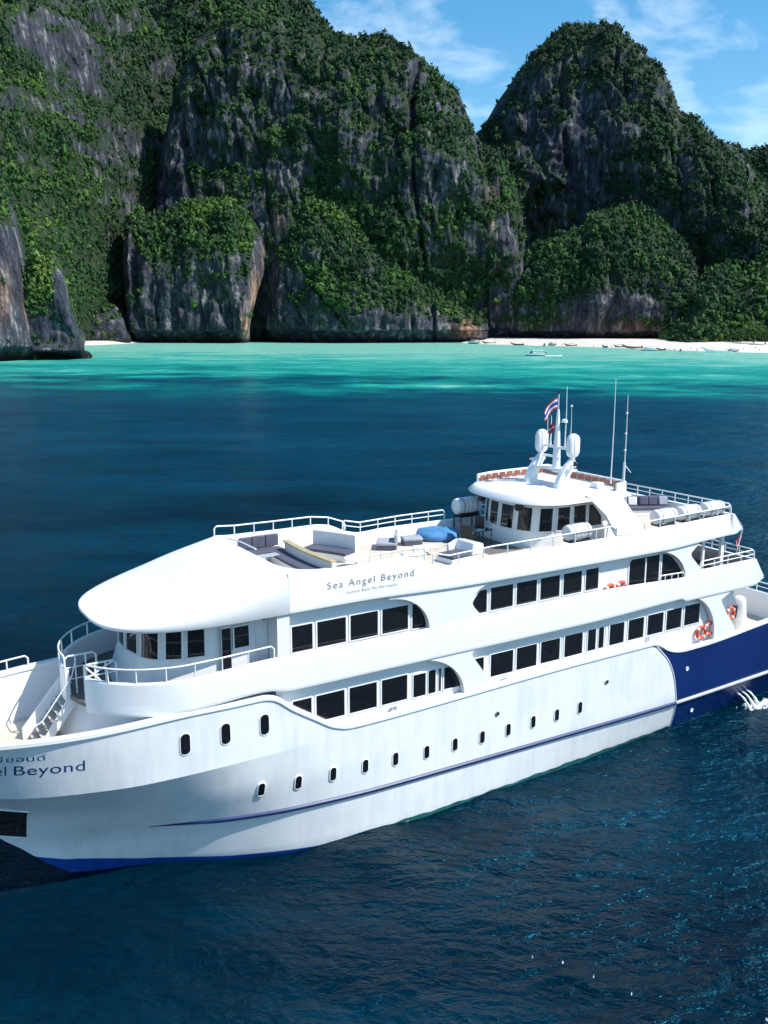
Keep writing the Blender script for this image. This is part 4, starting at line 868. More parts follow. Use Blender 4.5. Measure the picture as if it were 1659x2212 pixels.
# slanting side wing from the roof down to the bulwark
for sd_ in (-1, 1):
    P = np.array([(5.2, sd_*2.70, 11.46), (7.05, sd_*2.70, 11.46), (7.45, sd_*2.85, 10.9), (8.15, sd_*3.25, 9.72), (6.5, sd_*3.25, 9.72), (6.1, sd_*2.95, 10.6)])
    MB().prism(P, (0, -sd_ * .16, 0)).build('side_wing', M['white2'], SHIP, bev=.03)
for u, y, z in ((2.98, 1.0, 11.03), (3.15, -1.22, 10.98)):
    o = MB().lathe([(0, -.16), (.10, -.15), (.15, -.02), (.15, .14), (.12, .16), (0, .12)], 14, 'x').xf(Matrix.Translation((u - .2, y, z)) @ Matrix.Rotation(PI, 4, 'Z')).build('searchlight', M['black'], SHIP)
    MB().tube([(u - .15, y, z), (u, y, z + .22)], .03, 6).build('bracket', M['black'], o)
MB().tube([(6.85, -2.3, 9.3), (6.9, -2.35, 10.3), (6.6, -2.2, 10.6)], .02, 6).tube([(6.5, -2.5, 9.3), (6.5, -2.5, 10.0), (7.1, -2.6, 10.0), (7.1, -2.6, 9.3)], .02, 6).build('side_ladder_rail', M['rail'], SHIP)

# ---------------------------------------------------------------- mast: two swept legs, crosstree, pole, domes and whips
ms = MB()
def leg(y0, y1):
    G = []
    for t in np.linspace(0, 1, 12):
        u = 5.4 + .65 * t ** 1.7; z = 11.45 + 1.15 * t ** .9; w = .60 * (1 - t) + .34 * t; h = .20 * (1 - t) + .15 * t; y = y0 + (y1 - y0) * t
        tx, tz = .65 * 1.7 * max(t, .05) ** .7, 1.15 * .9 * max(t, .05) ** -.1; L = math.hypot(tx, tz); nx, nz = tz / L, -tx / L
        ring = [(a, c) for a, c in ((-1, -.6), (-.7, -1), (.7, -1), (1, -.6), (1, .6), (.7, 1), (-.7, 1), (-1, .6))]
        G.append([(u + nx * w * .5 * a, y + h * c, z + nz * w * .5 * a) for a, c in ring])
    m_ = MB().grid(np.array(G), cv=True); m_.f.append(tuple(range(8))); m_.f.append(tuple(range(88, 96))); return m_
leg(.95, .98).build('mast_leg', M['white2'], SHIP); leg(-.95, -.98).build('mast_leg', M['white2'], SHIP)
MB().box((5.6, -.95, 12.12), (6.35, .95, 12.2)).build('mast_platform', M['white2'], SHIP, bev=.02)
MB().tube([(6.0, 0, 12.0), (6.0, 0, 13.0), (6.0, 0, 14.3), (6.0, 0, 14.7)], [.18, .15, .08, .05], 12).build('mast_pole', M['white2'], SHIP)
MB().tube([(6.0, -1.0, 13.08), (6.0, 1.0, 13.08)], .06, 8).tube([(6.0, -.2, 12.66), (6.0, .95, 12.66)], .05, 8).build('crosstree', M['white2'], SHIP)
for y in (.98, -.98):
    P = rrect(.62, 1.05, .30, 7); P[:, 1] *= 1; pod = MB()
    G = [np.column_stack([6.0 + P[:, 0] * k, np.full(len(P), y + o), 13.24 + P[:, 1] * k]) for k, o in ((.0, -.17), (.75, -.16), (.95, -.10), (1, 0), (.95, .10), (.75, .16), (0, .17))]
    p = pod.grid(np.array(G), cv=True).build('antenna_dome', M['white2'], SHIP, ang=60)
    MB().tube([(6.0, y, 12.5), (6.0, y, 12.8)], .10, 8).build('dome_foot', M['white2'], p)
    s = 1 if y > 0 else -1
    MB().tube([(5.9, y, 12.5), (5.75, y + s * .45, 12.42)], .05, 6).build('lamp_bracket', M['white2'], SHIP)
    MB().lathe([(0, -.09), (.07, -.08), (.07, .08), (0, .09)], 8).xf(Matrix.Translation((5.75, y + s * .42, 12.56))).build('navigation_lamp', M['black'], SHIP)
def whip(u, y, z0, z1, r=.018, knobs=()):
    o = MB().tube([(u, y, z0), (u, y, z0 + .3), (u + .02, y, (z0 + z1) / 2), (u, y, z1)], [r * 2, r * 1.3, r, r * .6], 6).build('whip_antenna', M['rail'], SHIP)
    for k in knobs: MB().lathe([(0, -.05), (.05, -.03), (.05, .03), (0, .05)], 8).xf(Matrix.Translation((u, y, k))).build('antenna_collar', M['rail'], o)
whip(6.0, .65, 13.1, 14.5); whip(6.0, .42, 13.1, 14.4, .025); whip(6.0, -.48, 13.1, 15.7, .022); whip(6.0, -.8, 13.3, 14.95, .014, (13.5, 14.9))
whip(6.9, -2.35, 11.75, 16.1, .022, (12.0,)); whip(7.6, -2.4, 11.75, 15.4, .02, (12.5, 13.1, 13.8, 14.65))
MB().tube([(7.6, -2.4, 12.5), (7.9, -2.5, 12.15)], .02, 6).tube([(7.6, -2.4, 11.75), (7.6, -2.4, 12.6)], .05, 6).build('antenna_stay', M['rail'], SHIP)
MB().tube([(6.0, 0, 14.6), (6.0, 0, 15.4)], .022, 6).build('flag_staff', M['rail'], SHIP)
MB().lathe([(0, -.06), (.05, -.05), (.05, .06), (0, .07)], 8).xf(Matrix.Translation((6.0, 0, 15.42))).build('masthead_lamp', M['black'], SHIP)
MB().lathe([(0, -.05), (.14, -.05), (.1, .08), (0, .1)], 10).xf(Matrix.Translation((6.2, -.2, 14.2))).build('horn', M['white2'], SHIP)
MB().box((20.25, -3.05, 3.1), (20.5, 3.05, 4.42)).build('transom_inner_face', M['white2'], SHIP)
MB().tube([(15.55, -2.25, 7.4), (15.92, -2.25, 8.75)], .025, 6).build('stern_flag_staff', M['rail'], SHIP)
# lettering
def text_mesh(s, size, spacing=1.0):
    c = bpy.data.curves.new('lettering', 'FONT'); c.body = s; c.size = size; c.space_character = spacing
    o = bpy.data.objects.new('lettering', c); COL.objects.link(o); dg = bpy.context.evaluated_depsgraph_get()
    me = bpy.data.meshes.new_from_object(o.evaluated_get(dg)); V = np.array([v.co for v in me.vertices]).reshape(-1, 3); F = [tuple(p.vertices) for p in me.polygons]
    bpy.data.objects.remove(o); bpy.data.curves.remove(c); bpy.data.meshes.remove(me); return V, F
def letters(V, F, m, small=False):
    if small: return tag(MB().add(V, F).build('ship_name', m, SHIP, smooth=False), kind='stuff')
    par = list(range(len(V)))
    def fnd(a):
        while par[a] != a: par[a] = par[par[a]]; a = par[a]
        return a
    for f in F:
        for k in f[1:]: par[fnd(k)] = fnd(f[0])
    R = {}
    for f in F: R.setdefault(fnd(f[0]), []).append(f)
    root = bpy.data.objects.new('ship_name', None); COL.objects.link(root); root.parent = SHIP
    for fs in R.values():
        ids = sorted({k for f in fs for k in f}); q = {k: i for i, k in enumerate(ids)}
        MB().add(V[ids], [tuple(q[k] for k in f) for f in fs]).build('letter', m, root, smooth=False)
def side_text(s, u0, u1, z, h, m, ybase, slope=0.0, spacing=1.2):
    V, F = text_mesh(s, 1.0, spacing); w = V[:, 0].max() - V[:, 0].min(); x = (V[:, 0] - V[:, 0].min()) / w; cap = .70
    U = u0 + x * (u1 - u0); Zt = z + V[:, 1] / cap * h + slope * (U - u0)
    letters(np.column_stack([U, [ybase(a, b) for a, b in zip(U, Zt)], Zt]), F, m, h < .15)
yb = lambda u, z: -3.345 + max(0, (z - 9.27)) / .9 * .055 + .0
side_text('Sea Angel Beyond', -7.08, -3.6, 9.62, .235, M['letters'], lambda u, z: -3.342 + .06 * np.clip((z - 9.27) / .9, 0, 1), -.012, 1.28)
side_text('Luxury Boat Phi Phi Island', -6.34, -4.33, 9.36, .10, M['letters'], lambda u, z: -3.342 + .06 * np.clip((z - 9.27) / .9, 0, 1), -.012, 1.15)
def hull_text(s, u0, u1, z, h, m, wide=1.0, spacing=1.05, sl=0.0):
    V, F = text_mesh(s, 1.0, spacing); w = V[:, 0].max() - V[:, 0].min(); x = (V[:, 0] - V[:, 0].min()) / w
    U = u0 + x * (u1 - u0); Zt = z + V[:, 1] / .70 * h + sl * (U - u1); U = np.maximum(U, STEM(np.clip(Zt, 0, 6.5)) + .05)
    letters(hull_pt(U, Zt, .004), F, m)
hull_text('Beyond', -17.14, -15.22, 5.05, .36, M['bluelet'], sl=-.04)
hull_text('Sea Angel', -19.3, -17.34, 5.14, .36, M['bluelet'], sl=-.04)
hull_text('\u0e0b\u0e35\u0e41\u0e2d\u0e07\u0e40\u0e08\u0e34\u0e25 \u0e1a\u0e35\u0e22\u0e2d\u0e19\u0e14\u0e4c', -19.5, -16.28, 5.60, .20, M['bluelet'], sl=-.04)
# ================================================================== THINGS ON THE SHIP
def raft(u, y, z, label, L=1.2, r=.32):
    t = on_ship('life_raft', u, y, z, 0, label, 'life raft', 'life raft canisters on the top deck')
    prof = [(0, -L/2), (r*.75, -L/2), (r*.95, -L/2 + .05), (r, -L/2 + .12), (r, -.25), (r*1.05, -.24), (r*1.05, -.20), (r, -.19), (r, -.03), (r*1.06, -.02), (r*1.06, .03), (r, .04), (r, .19), (r*1.05, .2), (r*1.05, .24), (r, .25), (r, L/2 - .12), (r*.95, L/2 - .05), (r*.75, L/2), (0, L/2)]
    MB().lathe(prof, 20, 'x', (0, 0, .40)).build('canister', M['raft'], t, ang=50)
    for d in (-.36, .36): MB().lathe([(r*1.02, d - .03), (r*1.05, d - .03), (r*1.05, d + .03), (r*1.02, d + .03)], 20, 'x', (0, 0, .40)).build('strap', M['greycush'], t)
    MB().box((-.5, -.22, 0), (-.38, .22, .14)).box((.38, -.22, 0), (.5, .22, .14)).box((-.5, -.26, .03), (.5, -.2, .1)).box((-.5, .2, .03), (.5, .26, .1)).build('cradle', M['black'], t)
    return t
for u, lb in ((9.72, 'white life raft canister by the slanting wing, first of three on the aft rail'), (11.25, 'white life raft canister in the middle of three along the aft rail'), (12.85, 'white life raft canister nearest the aft corner of the top deck')):
    raft(u, -2.82, 9.74, lb)
raft(4.62, -2.85, 9.68, 'white life raft canister in front of the wheelhouse side windows')
raft(3.3, 2.75, 9.95, 'white life raft canister raised on black legs beyond the wheelhouse front', 1.3, .36)
st_ = on_ship('raft_stand', 3.3, 2.75, 9.3, 0, 'black legged stand holding a life raft beyond the wheelhouse front', 'stand')
for a in (-.5, .5):
    for b_ in (-.25, .25): MB().tube([(a, b_, 0), (a, b_, .62)], .03, 6).build('leg', M['black'], st_)
MB().box((-.55, -.3, .58), (.55, .3, .63)).build('top_frame', M['black'], st_)

def buoy(u, y, z, label):
    t = on_ship('life_buoy', u, y, z, 0, label, 'life buoy', 'orange life buoys hung along the ship')
    th = np.linspace(0, 2 * PI, 25)[:-1]; ph = np.linspace(0, 2 * PI, 11)[:-1]; R, r = .27, .085
    G = [[((R + r * cos(b)) * cos(a), r * .8 * sin(b), (R + r * cos(b)) * sin(a)) for b in ph] for a in th]
    MB().grid(np.array(G), cu=True, cv=True).build('ring', M['orange'], t, ang=60)
    for k in range(4):
        a0 = k * PI / 2 + PI / 4; G = [[((R + r * 1.06 * cos(b)) * cos(a), r * .88 * sin(b), (R + r * 1.06 * cos(b)) * sin(a)) for b in ph] for a in np.linspace(a0 - .16, a0 + .16, 4)]
        MB().grid(np.array(G), cv=True).build('band', M['rail'], t, ang=60)
buoy(12.42, -2.98 - .1, 4.42, 'orange life buoy under the last main deck window, forward one of a pair')
buoy(12.95, -3.08, 4.52, 'orange life buoy beside the aft pillar edge, after one of a pair')
buoy(15.05, -2.6, 4.75, 'orange life buoy on the grey after wall behind the last pillar')
buoy(6.45, -3.06, 7.33, 'orange life buoy above the upper bulwark, beside the row of windows')
buoy(7.1, -3.06, 7.36, 'orange life buoy above the upper bulwark, beside the dark lounge opening')
buoy(18.6, -2.7, 3.9, 'orange life buoy lying at the stern bulwark beside the white cover')

def cbox(a, b, name, m, t, bev=.03): return MB().box(a, b).build(name, m, t, bev=bev)
Zs = 9.3
t = on_ship('bench', -7.1, 2.6, Zs, 0, 'long charcoal bench against the far side of the forward cockpit', 'bench', None)
cbox((-1.15, -.35, 0), (1.15, .42, .28), 'base', M['white2'], t); cbox((-1.1, -.38, .285), (1.2, .25, .38), 'seat', M['cushion'], t)
for k in range(4): cbox((-1.1 + .575 * k + .01, .26, .40), (-1.1 + .575 * (k + 1) - .01, .42, .86), 'back_cushion', M['cushion'], t)
t = on_ship('bench', -8.05, 1.6, Zs, 0, 'charcoal seat tucked under the front edge of the cockpit', 'bench')
cbox((-.2, -1.0, 0), (.3, 1.0, .3), 'base', M['white2'], t); cbox((-.2, -1.0, .305), (.34, 1.0, .4), 'seat', M['cushion'], t)
t = on_ship('side_table', -7.0, 1.7, Zs, 0, 'small white table with dark edge in the forward cockpit', 'table')
cbox((-.5, -.2, .34), (.5, .2, .4), 'table_top', M['greycush'], t); MB().tube([(0, 0, 0), (0, 0, .34)], .05, 8).build('leg', M['steel'], t)
def curve_sofa(name, u, y, rz, L, H, label, cat, top=None, back_m='white2', depth=.65, seat_m='cushion', bow=.22):
    """curved sofa: seat towards +x... the back is a bowed panel"""
    t = on_ship(name, u, y, Zs, rz, label, cat)
    s = np.linspace(-L/2, L/2, 15); off = bow * (1 - (2 * s / L) ** 2)
    def strip(x0, x1, z0, z1, nm, m):
        G = [[(a + o, q, z) for a, z in ((x0, z0), (x1, z0), (x1, z1), (x0, z1))] for q, o in zip(s, off)]; b = MB().grid(np.array(G), cv=True)
        b.f.append((0, 1, 2, 3)); n = 4 * 14; b.f.append((n, n+1, n+2, n+3)); b.build(nm, m, t, ang=40, bev=.015)
    strip(0, depth, 0, .26, 'base', M['white2']); strip(.02, depth + .03, .265, .38, 'seat', M[seat_m]); strip(-.14, -.005, 0, H, 'back', M[back_m])
    if top: strip(-.20, .06, H + .003, H + .07, 'top_trim', M[top])
    return t
curve_sofa('curved_sofa', -6.0, .25, RAD(180), 3.8, .70, 'curved sofa with golden wood trim along its pale back', 'sofa', 'yellow', 'canvas', .6, 'cushion', .12)
curve_sofa('high_back_sofa', -4.15, 1.55, RAD(208), 2.0, .95, 'charcoal sofa with tall pale back aft of the golden trimmed sofa', 'sofa', None, 'canvas', .7, 'cushion', -.05)
t = on_ship('coffee_table', -4.3, -.45, Zs, 0, 'round white table beside the end of the golden trimmed sofa', 'table')
MB().lathe([(0, .40), (.45, .40), (.48, .37), (.45, .34), (0, .34)], 20).build('table_top', M['rail'], t); MB().lathe([(.2, 0), (.06, .08), (.06, .34)], 12).build('pedestal', M['rail'], t)
def lounge(u, y, rz, label, w=.9, back=True, cat='lounge chair', nm='lounge_chair'):
    t = on_ship(nm, u, y, Zs, rz, label, cat)
    cbox((-.4, -w/2, .0), (.4, w/2, .18), 'base', M['cushion'], t); cbox((-.42, -w/2 - .01, .185), (.42, w/2 + .01, .33), 'seat', M['greycush'], t, .05)
    if back: cbox((.30, -w/2, .335), (.44, w/2, .66), 'backrest', M['greycush'], t, .05)
    return t
lounge(-1.65, 1.55, RAD(-35), 'grey padded lounge chair standing alone in mid deck', 1.0)
lounge(-.45, 1.55, RAD(-20), 'small grey padded ottoman between lounge chair and blue cover', .6, False, 'ottoman', 'ottoman')
for u, y, lb in ((-2.0, -.9, 'low white coffee table nearest the lettered bulwark'), (-1.0, -.2, 'low white coffee table behind the white sofa')):
    t = on_ship('coffee_table', u, y, Zs, RAD(-10), lb, 'table'); cbox((-.45, -.3, .3), (.45, .3, .35), 'table_top', M['canvas'], t)
    for a in (-.4, .4):
        for b_ in (-.25, .25): MB().tube([(a, b_, 0), (a, b_, .3)], .02, 6).build('leg', M['rail'], t)
t = on_ship('white_sofa', -.35, -1.55, Zs, RAD(8), 'white shelled sofa with grey seat by the dip in the near bulwark', 'sofa')
cbox((-.75, -.45, 0), (.7, .45, .2), 'base', M['rail'], t); cbox((-.72, -.47, .205), (.3, .42, .33), 'seat', M['cushion'], t, .05)
MB().prism([(.25, -.5, .21), (.95, -.5, .21), (.9, -.5, .62), (.38, -.5, .72)], (0, 1.05, 0)).build('backrest', M['white2'], t, bev=.06)
MB().prism([(-.1, .44, .21), (.3, .44, .21), (.38, .44, .7), (-.1, .44, .55)], (0, .12, 0)).build('side_panel', M['canvas'], t, bev=.03)
# big blue fitted cover over a round tub
t = on_ship('covered_tub', 1.15, 1.95, Zs, RAD(10), 'tub under a bright blue fitted cover at the far side of the deck', 'tub')
MB().lathe([(.8, 0), (.86, .08), (.8, .14), (0, .14)], 28).build('tub', M['greycush'], t)
G = []
for r, z in ((.93, .06), (.97, .16), (.90, .30), (.68, .35), (.34, .38), (0.01, .39)):
    a = np.linspace(0, 2 * PI, 33)[:-1]; G.append(np.stack([r * np.cos(a) * (1 + .05 * np.cos(4 * a)), r * np.sin(a) * (1 + .05 * np.cos(4 * a)), z + .02 * np.sin(5 * a + r * 4) * (r > .3)], -1))
MB().grid(np.array(G), cv=True).build('cover', M['bluecover'], t, ang=60)
def chair(u, y, rz, label):
    t = on_ship('deck_chair', u, y, Zs, rz, label, 'chair', 'black chairs before the wheelhouse')
    cbox((-.24, -.24, .40), (.24, .24, .45), 'seat', M['black'], t, .01); cbox((.2, -.24, .46), (.25, .24, .92), 'backrest', M['black'], t, .01)
    for a in (-.21, .21):
        for b_ in (-.21, .21): MB().tube([(a, b_, 0), (a, b_, .4)], .018, 6).build('leg', M['black'], t)
chair(1.55, .55, RAD(160), 'black deck chair nearest the blue cover')
chair(1.35, -.05, RAD(200), 'black deck chair nearest the white sofa')
chair(2.55, 1.1, RAD(10), 'black deck chair leaning close to the wheelhouse front')
t = on_ship('dining_table', 2.0, .2, Zs, 0, 'low dark glass table before the wheelhouse', 'table')
cbox((-.4, -.45, .6), (.4, .45, .64), 'table_top', M['glass'], t, .01)
for a in (-.35, .35):
    for b_ in (-.4, .4): MB().tube([(a, b_, 0), (a, b_, .6)], .02, 6).build('leg', M['black'], t)
t = on_ship('outdoor_mat', 2.1, -.2, Zs + .004, 0, 'grey mat spread under the table before the wheelhouse', 'mat'); cbox((-.9, -1.4, 0), (.75, 1.3, .015), 'mat', M['greydeck'], t, 0)
t = on_ship('aft_sofa', 12.1, .35, Zs, RAD(-28), 'dark sofa with scattered cushions behind the wheelhouse', 'sofa')
cbox((-1.3, -.1, 0), (1.3, .7, .3), 'base', M['white2'], t); cbox((-1.3, -.15, .305), (1.3, .6, .42), 'seat', M['cushion'], t); cbox((-1.3, .55, .425), (1.3, .75, .85), 'backrest', M['cushion'], t)
for x, c in ((-1.0, 'greycush'), (-.5, 'canvas'), (.05, 'cushion'), (.5, 'cushion'), (1.0, 'greycush')): MB().box((-.22, -.08, 0), (.22, .08, .42)).xf(Matrix.Translation((x, .42, .43)) @ Matrix.Rotation(-.25, 4, 'X')).build('pillow', M[c], t, bev=.05)
t = on_ship('aft_sofa', 9.4, .2, Zs, RAD(90), 'sofa with pale grey back half hidden behind the slanting wing', 'sofa')
cbox((-1.0, -.4, 0), (1.0, .4, .3), 'base', M['white2'], t); cbox((-1.0, -.4, .305), (1.0, .3, .42), 'seat', M['cushion'], t); cbox((-1.0, .3, .3), (1.0, .45, .75), 'backrest', M['greycush'], t)
# things on the after decks
for u, y, lb in ((12.9, 1.2, 'low dark bench on the shaded after part of the upper deck'), (14.6, -1.9, 'round dark stool near the after corner of the upper deck')):
    t = on_ship('bench' if u < 14 else 'stool', u, y, 6.58, 0, lb, 'bench' if u < 14 else 'stool'); cbox((-.4, -.6 if u < 14 else -.3, 0), (.4, .6 if u < 14 else .3, .4), 'base', M['greycush'], t); cbox((-.42, -.62 if u < 14 else -.32, .405), (.42, .62 if u < 14 else .32, .5), 'seat', M['cushion'], t)
t = on_ship('covered_machine', 17.6, -1.15, 3.1, 0, 'tall machine under a white canvas cover on the after deck', 'cover')
G = []
for z, a, b_ in ((0, .75, .6), (.3, .72, .55), (.7, .45, .42), (1.3, .36, .36), (1.6, .33, .33), (1.72, .2, .2), (1.74, .01, .01)):
    th = np.linspace(0, 2 * PI, 21)[:-1]; G.append(np.stack([a * np.cos(th) * (1 + .06 * np.sin(5 * th + z * 3)), b_ * np.sin(th) * (1 + .06 * np.cos(4 * th + z)), np.full(20, z)], -1))
MB().grid(np.array(G), cv=True).build('canvas', M['canvas'], t, ang=70)
MB().box((-.42, -.2, .7), (-.34, .2, 1.3)).build('dark_panel', M['black'], t)
# flags
def flag_material(name, cols):
    m = bpy.data.materials.new(name); m.use_nodes = True; nt = m.node_tree; b = nt.nodes['Principled BSDF']; b.inputs['Roughness'].default_value = .8
    at = N(nt, 'ShaderNodeAttribute', attribute_name='stripe'); r = ramp(nt, at.outputs['Fac'], cols, 'CONSTANT'); LK(nt, r.outputs[0], b.inputs['Base Color']); return m
R_, W_, B_ = (.45, .03, .06), (.75, .75, .75), (.05, .05, .30)
FM = flag_material('striped_flag', [(0, R_), (1/6, W_), (2/6, B_), (4/6, W_), (5/6, R_)]); RM = flag_material('red_white_flag', [(0, R_), (.4, W_), (.55, R_)])
def flag(name, u, y, z, w, h, rz, droop, label, m):
    o = on_ship(name, u, y, z, rz, label, 'flag'); a, b_ = 22, 13; P = []; st = []
    for i in range(a):
        for j in range(b_):
            s, q = i / (a - 1), j / (b_ - 1); P.append((s * w * .9, .10 * sin(7 * s + 2 * q) * s, -q * h - droop * s ** 1.3 + .05 * sin(5 * s) )); st.append(q)
    F = np.array([(i*b_+j, (i+1)*b_+j, (i+1)*b_+j+1, i*b_+j+1) for i in range(a-1) for j in range(b_-1)])
    c = fast_mesh('cloth', np.array(P), F, m, True, {'stripe': np.array(st)}); c.parent = o
flag('mast_flag', 5.97, .02, 15.2, .70, .48, RAD(165), .5, 'red white and blue striped flag flying from the mast staff', FM)
flag('signal_flag', 5.96, .16, 14.1, .22, .42, RAD(120), .05, 'small dark red flag below the striped one on the mast', RM)
flag('stern_flag', 15.88, -2.25, 8.5, .36, .34, RAD(170), .45, 'limp red flag on the staff at the ship\'s after rail', RM)
# cooling water running out of the stern quarter
FOAM = M['foam_and_specks']
for k, lb in enumerate(('white jet of cooling water leaving the navy hull, forward one of three', 'white jet of cooling water leaving the navy hull, middle one of three', 'white jet of cooling water leaving the navy hull, after one of three')):
    u = 15.75 + .36 * k; z0 = .62; yb_ = -float(hb(u, z0)) ; P = [(u + .1 * t, yb_ - .75 * t, z0 + .02 - .66 * t ** 1.8) for t in np.linspace(0, 1, 9)]
    o = on_ship('water_jet', 0, 0, 0, 0, lb, 'water jet', 'cooling water jets at the stern')
    MB().tube(P, np.linspace(.035, .07, 9) * (1 + .35 * np.sin(np.arange(9) * (2.1 + k))), 8).build('stream', FOAM, o)
    MB().lathe([(0, 0), (.11, 0), (.11, .05), (0, .05)], 12, 'y', (u, yb_ - .03, z0 + .02)).build('outlet_pipe', M['rubber'], SHIP)
rs = np.random.RandomState(9); fo = MB()
def fleck(u, y, r, w=True):
    a = np.linspace(0, 2 * PI, 10)[:-1]; q = r * (.7 + .6 * rs.rand(9)); c = W3(u, y, 0) if w else (u, y, 0)
    fo.lathe([(0.01, .10 + r * .25), (.6, .07 + r * .2), (1, .02)], 9, c=(0, 0, 0)); v = fo.v[-1]; v[:, 0] *= np.tile(q, 3); v[:, 1] *= np.tile(q, 3); v[:, 0] += c[0]; v[:, 1] += c[1]
for _ in range(150):
    t = rs.rand() ** .8; fleck(16.0 + 1.7 * t + rs.normal(0, .15), -3.35 - .15 * t + rs.normal(0, .17), .02 + .06 * rs.rand())
for px, py in ((1282, 2113), (1364, 2150), (1215, 2082), (1150, 2070), (1655, 2205), (980, 2150)):  # a few white specks lying on the near water
    q = on_water(px, py); fleck(q[0], q[1], .02 + .015 * rs.rand(), False)
tag(fo.build('foam_and_specks', FOAM), kind='stuff')

# ================================================================== BOATS, HUT, PEOPLE AND TREES ON THE SHORE
BM = {'hull': mat('boat_white', (.78, .79, .80), .4), 'canopy': mat('boat_canopy', (.70, .72, .74), .6), 'dark': mat('boat_dark_wood', (.06, .035, .025), .6, var=.3), 'brown': mat('boat_brown_wood', (.25, .12, .06), .6, var=.3), 'blue': mat('boat_blue', (.04, .12, .38), .5)}
def boat_hull(L, B, D, bow=0.0, name='hull', m=None, parent=None, sheer=.25):
    G = []
    for t in np.linspace(0, 1, 15):
        b = B / 2 * (1 - t ** 3.2) * (.85 + .15 * min(1, t * 4)); z1 = D + sheer * t ** 2 + bow * t ** 5; zk = -.25 + (.25 + D * .8) * max(0, (t - .75) / .25) ** 2 + bow * t ** 6 * .9
        x = L * (t - .5); G.append([(x, 0, zk), (x, b * .75, zk + .15 * (1 - t)), (x, b, z1), (x, b * .88, z1), (x, b * .8, D * .55 + bow * t ** 6), (x, 0, D * .5 + bow * t ** 6), (x, -b * .8, D * .55 + bow * t ** 6), (x, -b * .88, z1), (x, -b, z1), (x, -b * .75, zk + .15 * (1 - t))])
    b = MB().grid(np.array(G), cv=True); b.f.append(tuple(range(10))); return b.build(name, m, parent, ang=40)
def speedboat(loc, rz, label, L=10.4, group=None, can='canopy'):
    t = empty('speedboat', loc, rz, label, 'boat', group); boat_hull(L, L * .27, L * .14, m=BM['hull'], parent=t); boat_hull(L * .985, L * .272, L * .035, m=M['black'], parent=t, name='bottom_shade', sheer=.05)  # black lower hull painted in for the shadow under the boat
    h = L * .14; MB().box((-L*.40, -L*.125, h + L*.125), (L*.18, L*.125, h + L*.155)).build('canopy', BM[can], t, bev=.05)
    for x in (-.34, -.1, .13):
        for y in (-.1, .1): MB().tube([(L*x, L*y, h * .6), (L*x, L*y, h + L*.135)], .05, 5).build('canopy_post', BM['hull'], t)
    MB().prism([(L*.16, -L*.1, h*.9), (L*.28, -L*.08, h*.95), (L*.19, -L*.09, h + L*.10)], (0, L*.18, 0)).build('windscreen', M['glass'], t)
    MB().box((-L*.3, -L*.09, h * .6), (L*.1, L*.09, h * 1.15)).build('seats', BM['canopy'], t); MB().box((-L*.05, -L*.1, h), (L*.15, L*.1, h + L*.07)).build('cabin', BM['hull'], t)
    for y in (-.05, .05): MB().box((-L*.54, L*y - .18, h*.2), (-L*.49, L*y + .18, h*1.3)).build('outboard', M['black'], t, bev=.05)
    MB().box((-L*.5, -L*.126, h*.45), (L*.2, -L*.122, h*.62)).build('side_stripe', BM['blue'], t)
    return t
def longtail(loc, rz, label, L=11, group=None, hullm='dark', can='canopy'):
    t = empty('longtail_boat', loc, rz, label, 'boat', group); boat_hull(L, L * .15, L * .065, bow=L * .12, m=BM[hullm], parent=t)
    h = L * .065
    MB().grid(np.array([[(x, L*.07 * sin(a), h + L*.115 + L*.02 * cos(a)) for a in np.linspace(-PI/2, PI/2, 7)] for x in (-L*.3, L*.12)])).build('canopy', BM[can], t)
    for x in (-.29, .11):
        for y in (-.068, .068): MB().tube([(L*x, L*y, h*.7), (L*x, L*y, h + L*.12)], .04, 5).build('canopy_post', BM['brown'], t)
    MB().box((-L*.47, -.3, h), (-L*.4, .3, h + .5)).build('engine', M['black'], t); MB().tube([(-L*.42, 0, h + .3), (-L*.72, .1, .1)], .05, 5).build('propeller_shaft', M['black'], t)
    return t
def wp(px, py, z=0.0): p = on_water(float(px), float(py), z); return (p[0], p[1], p[2])
GB = 'boats at the beach'
speedboat(wp(1156, 769), RAD(184), 'white speedboat with long canopy crossing the turquoise shallows towards the left', 10.4, GB)
speedboat(wp(1400, 758), RAD(168), 'white speedboat with canopy floating close off the middle of the beach', 9, GB)
speedboat(wp(1022, 742, .3), RAD(150), 'white speedboat beached at the left end beneath the orange rock', 9.5, GB)
speedboat(wp(1192, 746, .3), RAD(120), 'small white speedboat drawn up left of centre on the sand', 8, GB)
longtail(wp(1056, 742, .3), RAD(185), 'dark longtail boat lying beside the beached speedboat', 11, GB)
longtail(wp(1117, 745, .3), RAD(178), 'dark longtail boat alone on the sand above the moving speedboat', 10, GB)
longtail(wp(1176, 746, .3), RAD(80), 'dark longtail boat end on to the sea left of the small speedboat', 9, GB)
longtail(wp(1232, 747, .3), RAD(160), 'dark longtail boat with blue canopy right of the small speedboat', 9, GB, 'dark', 'blue')
longtail(wp(1306, 750, .3), RAD(100), 'blue longtail boat pointing at the cliff under the grey overhang', 9, GB, 'blue')
longtail(wp(1336, 750, .3), RAD(120), 'brown longtail boat with blue canopy near the blue one', 9, GB, 'brown', 'blue')
longtail(wp(1366, 752, .3), RAD(182), 'long brown open longtail boat lying broadside in mid beach', 14, GB, 'brown')
longtail(wp(1428, 756, .3), RAD(215), 'dark longtail boat with raised bow right of the floating speedboat', 8, GB)
longtail(wp(1470, 758, .3), RAD(250), 'dark longtail boat with bow turned to the trees', 7, GB)
longtail(wp(1548, 762, .2), RAD(178), 'long pale longtail boat at the water\'s edge on the right', 16, GB, 'hull')
speedboat(wp(1582, 759, .3), RAD(140), 'white speedboat behind the long pale boat on the right', 6.5, GB)
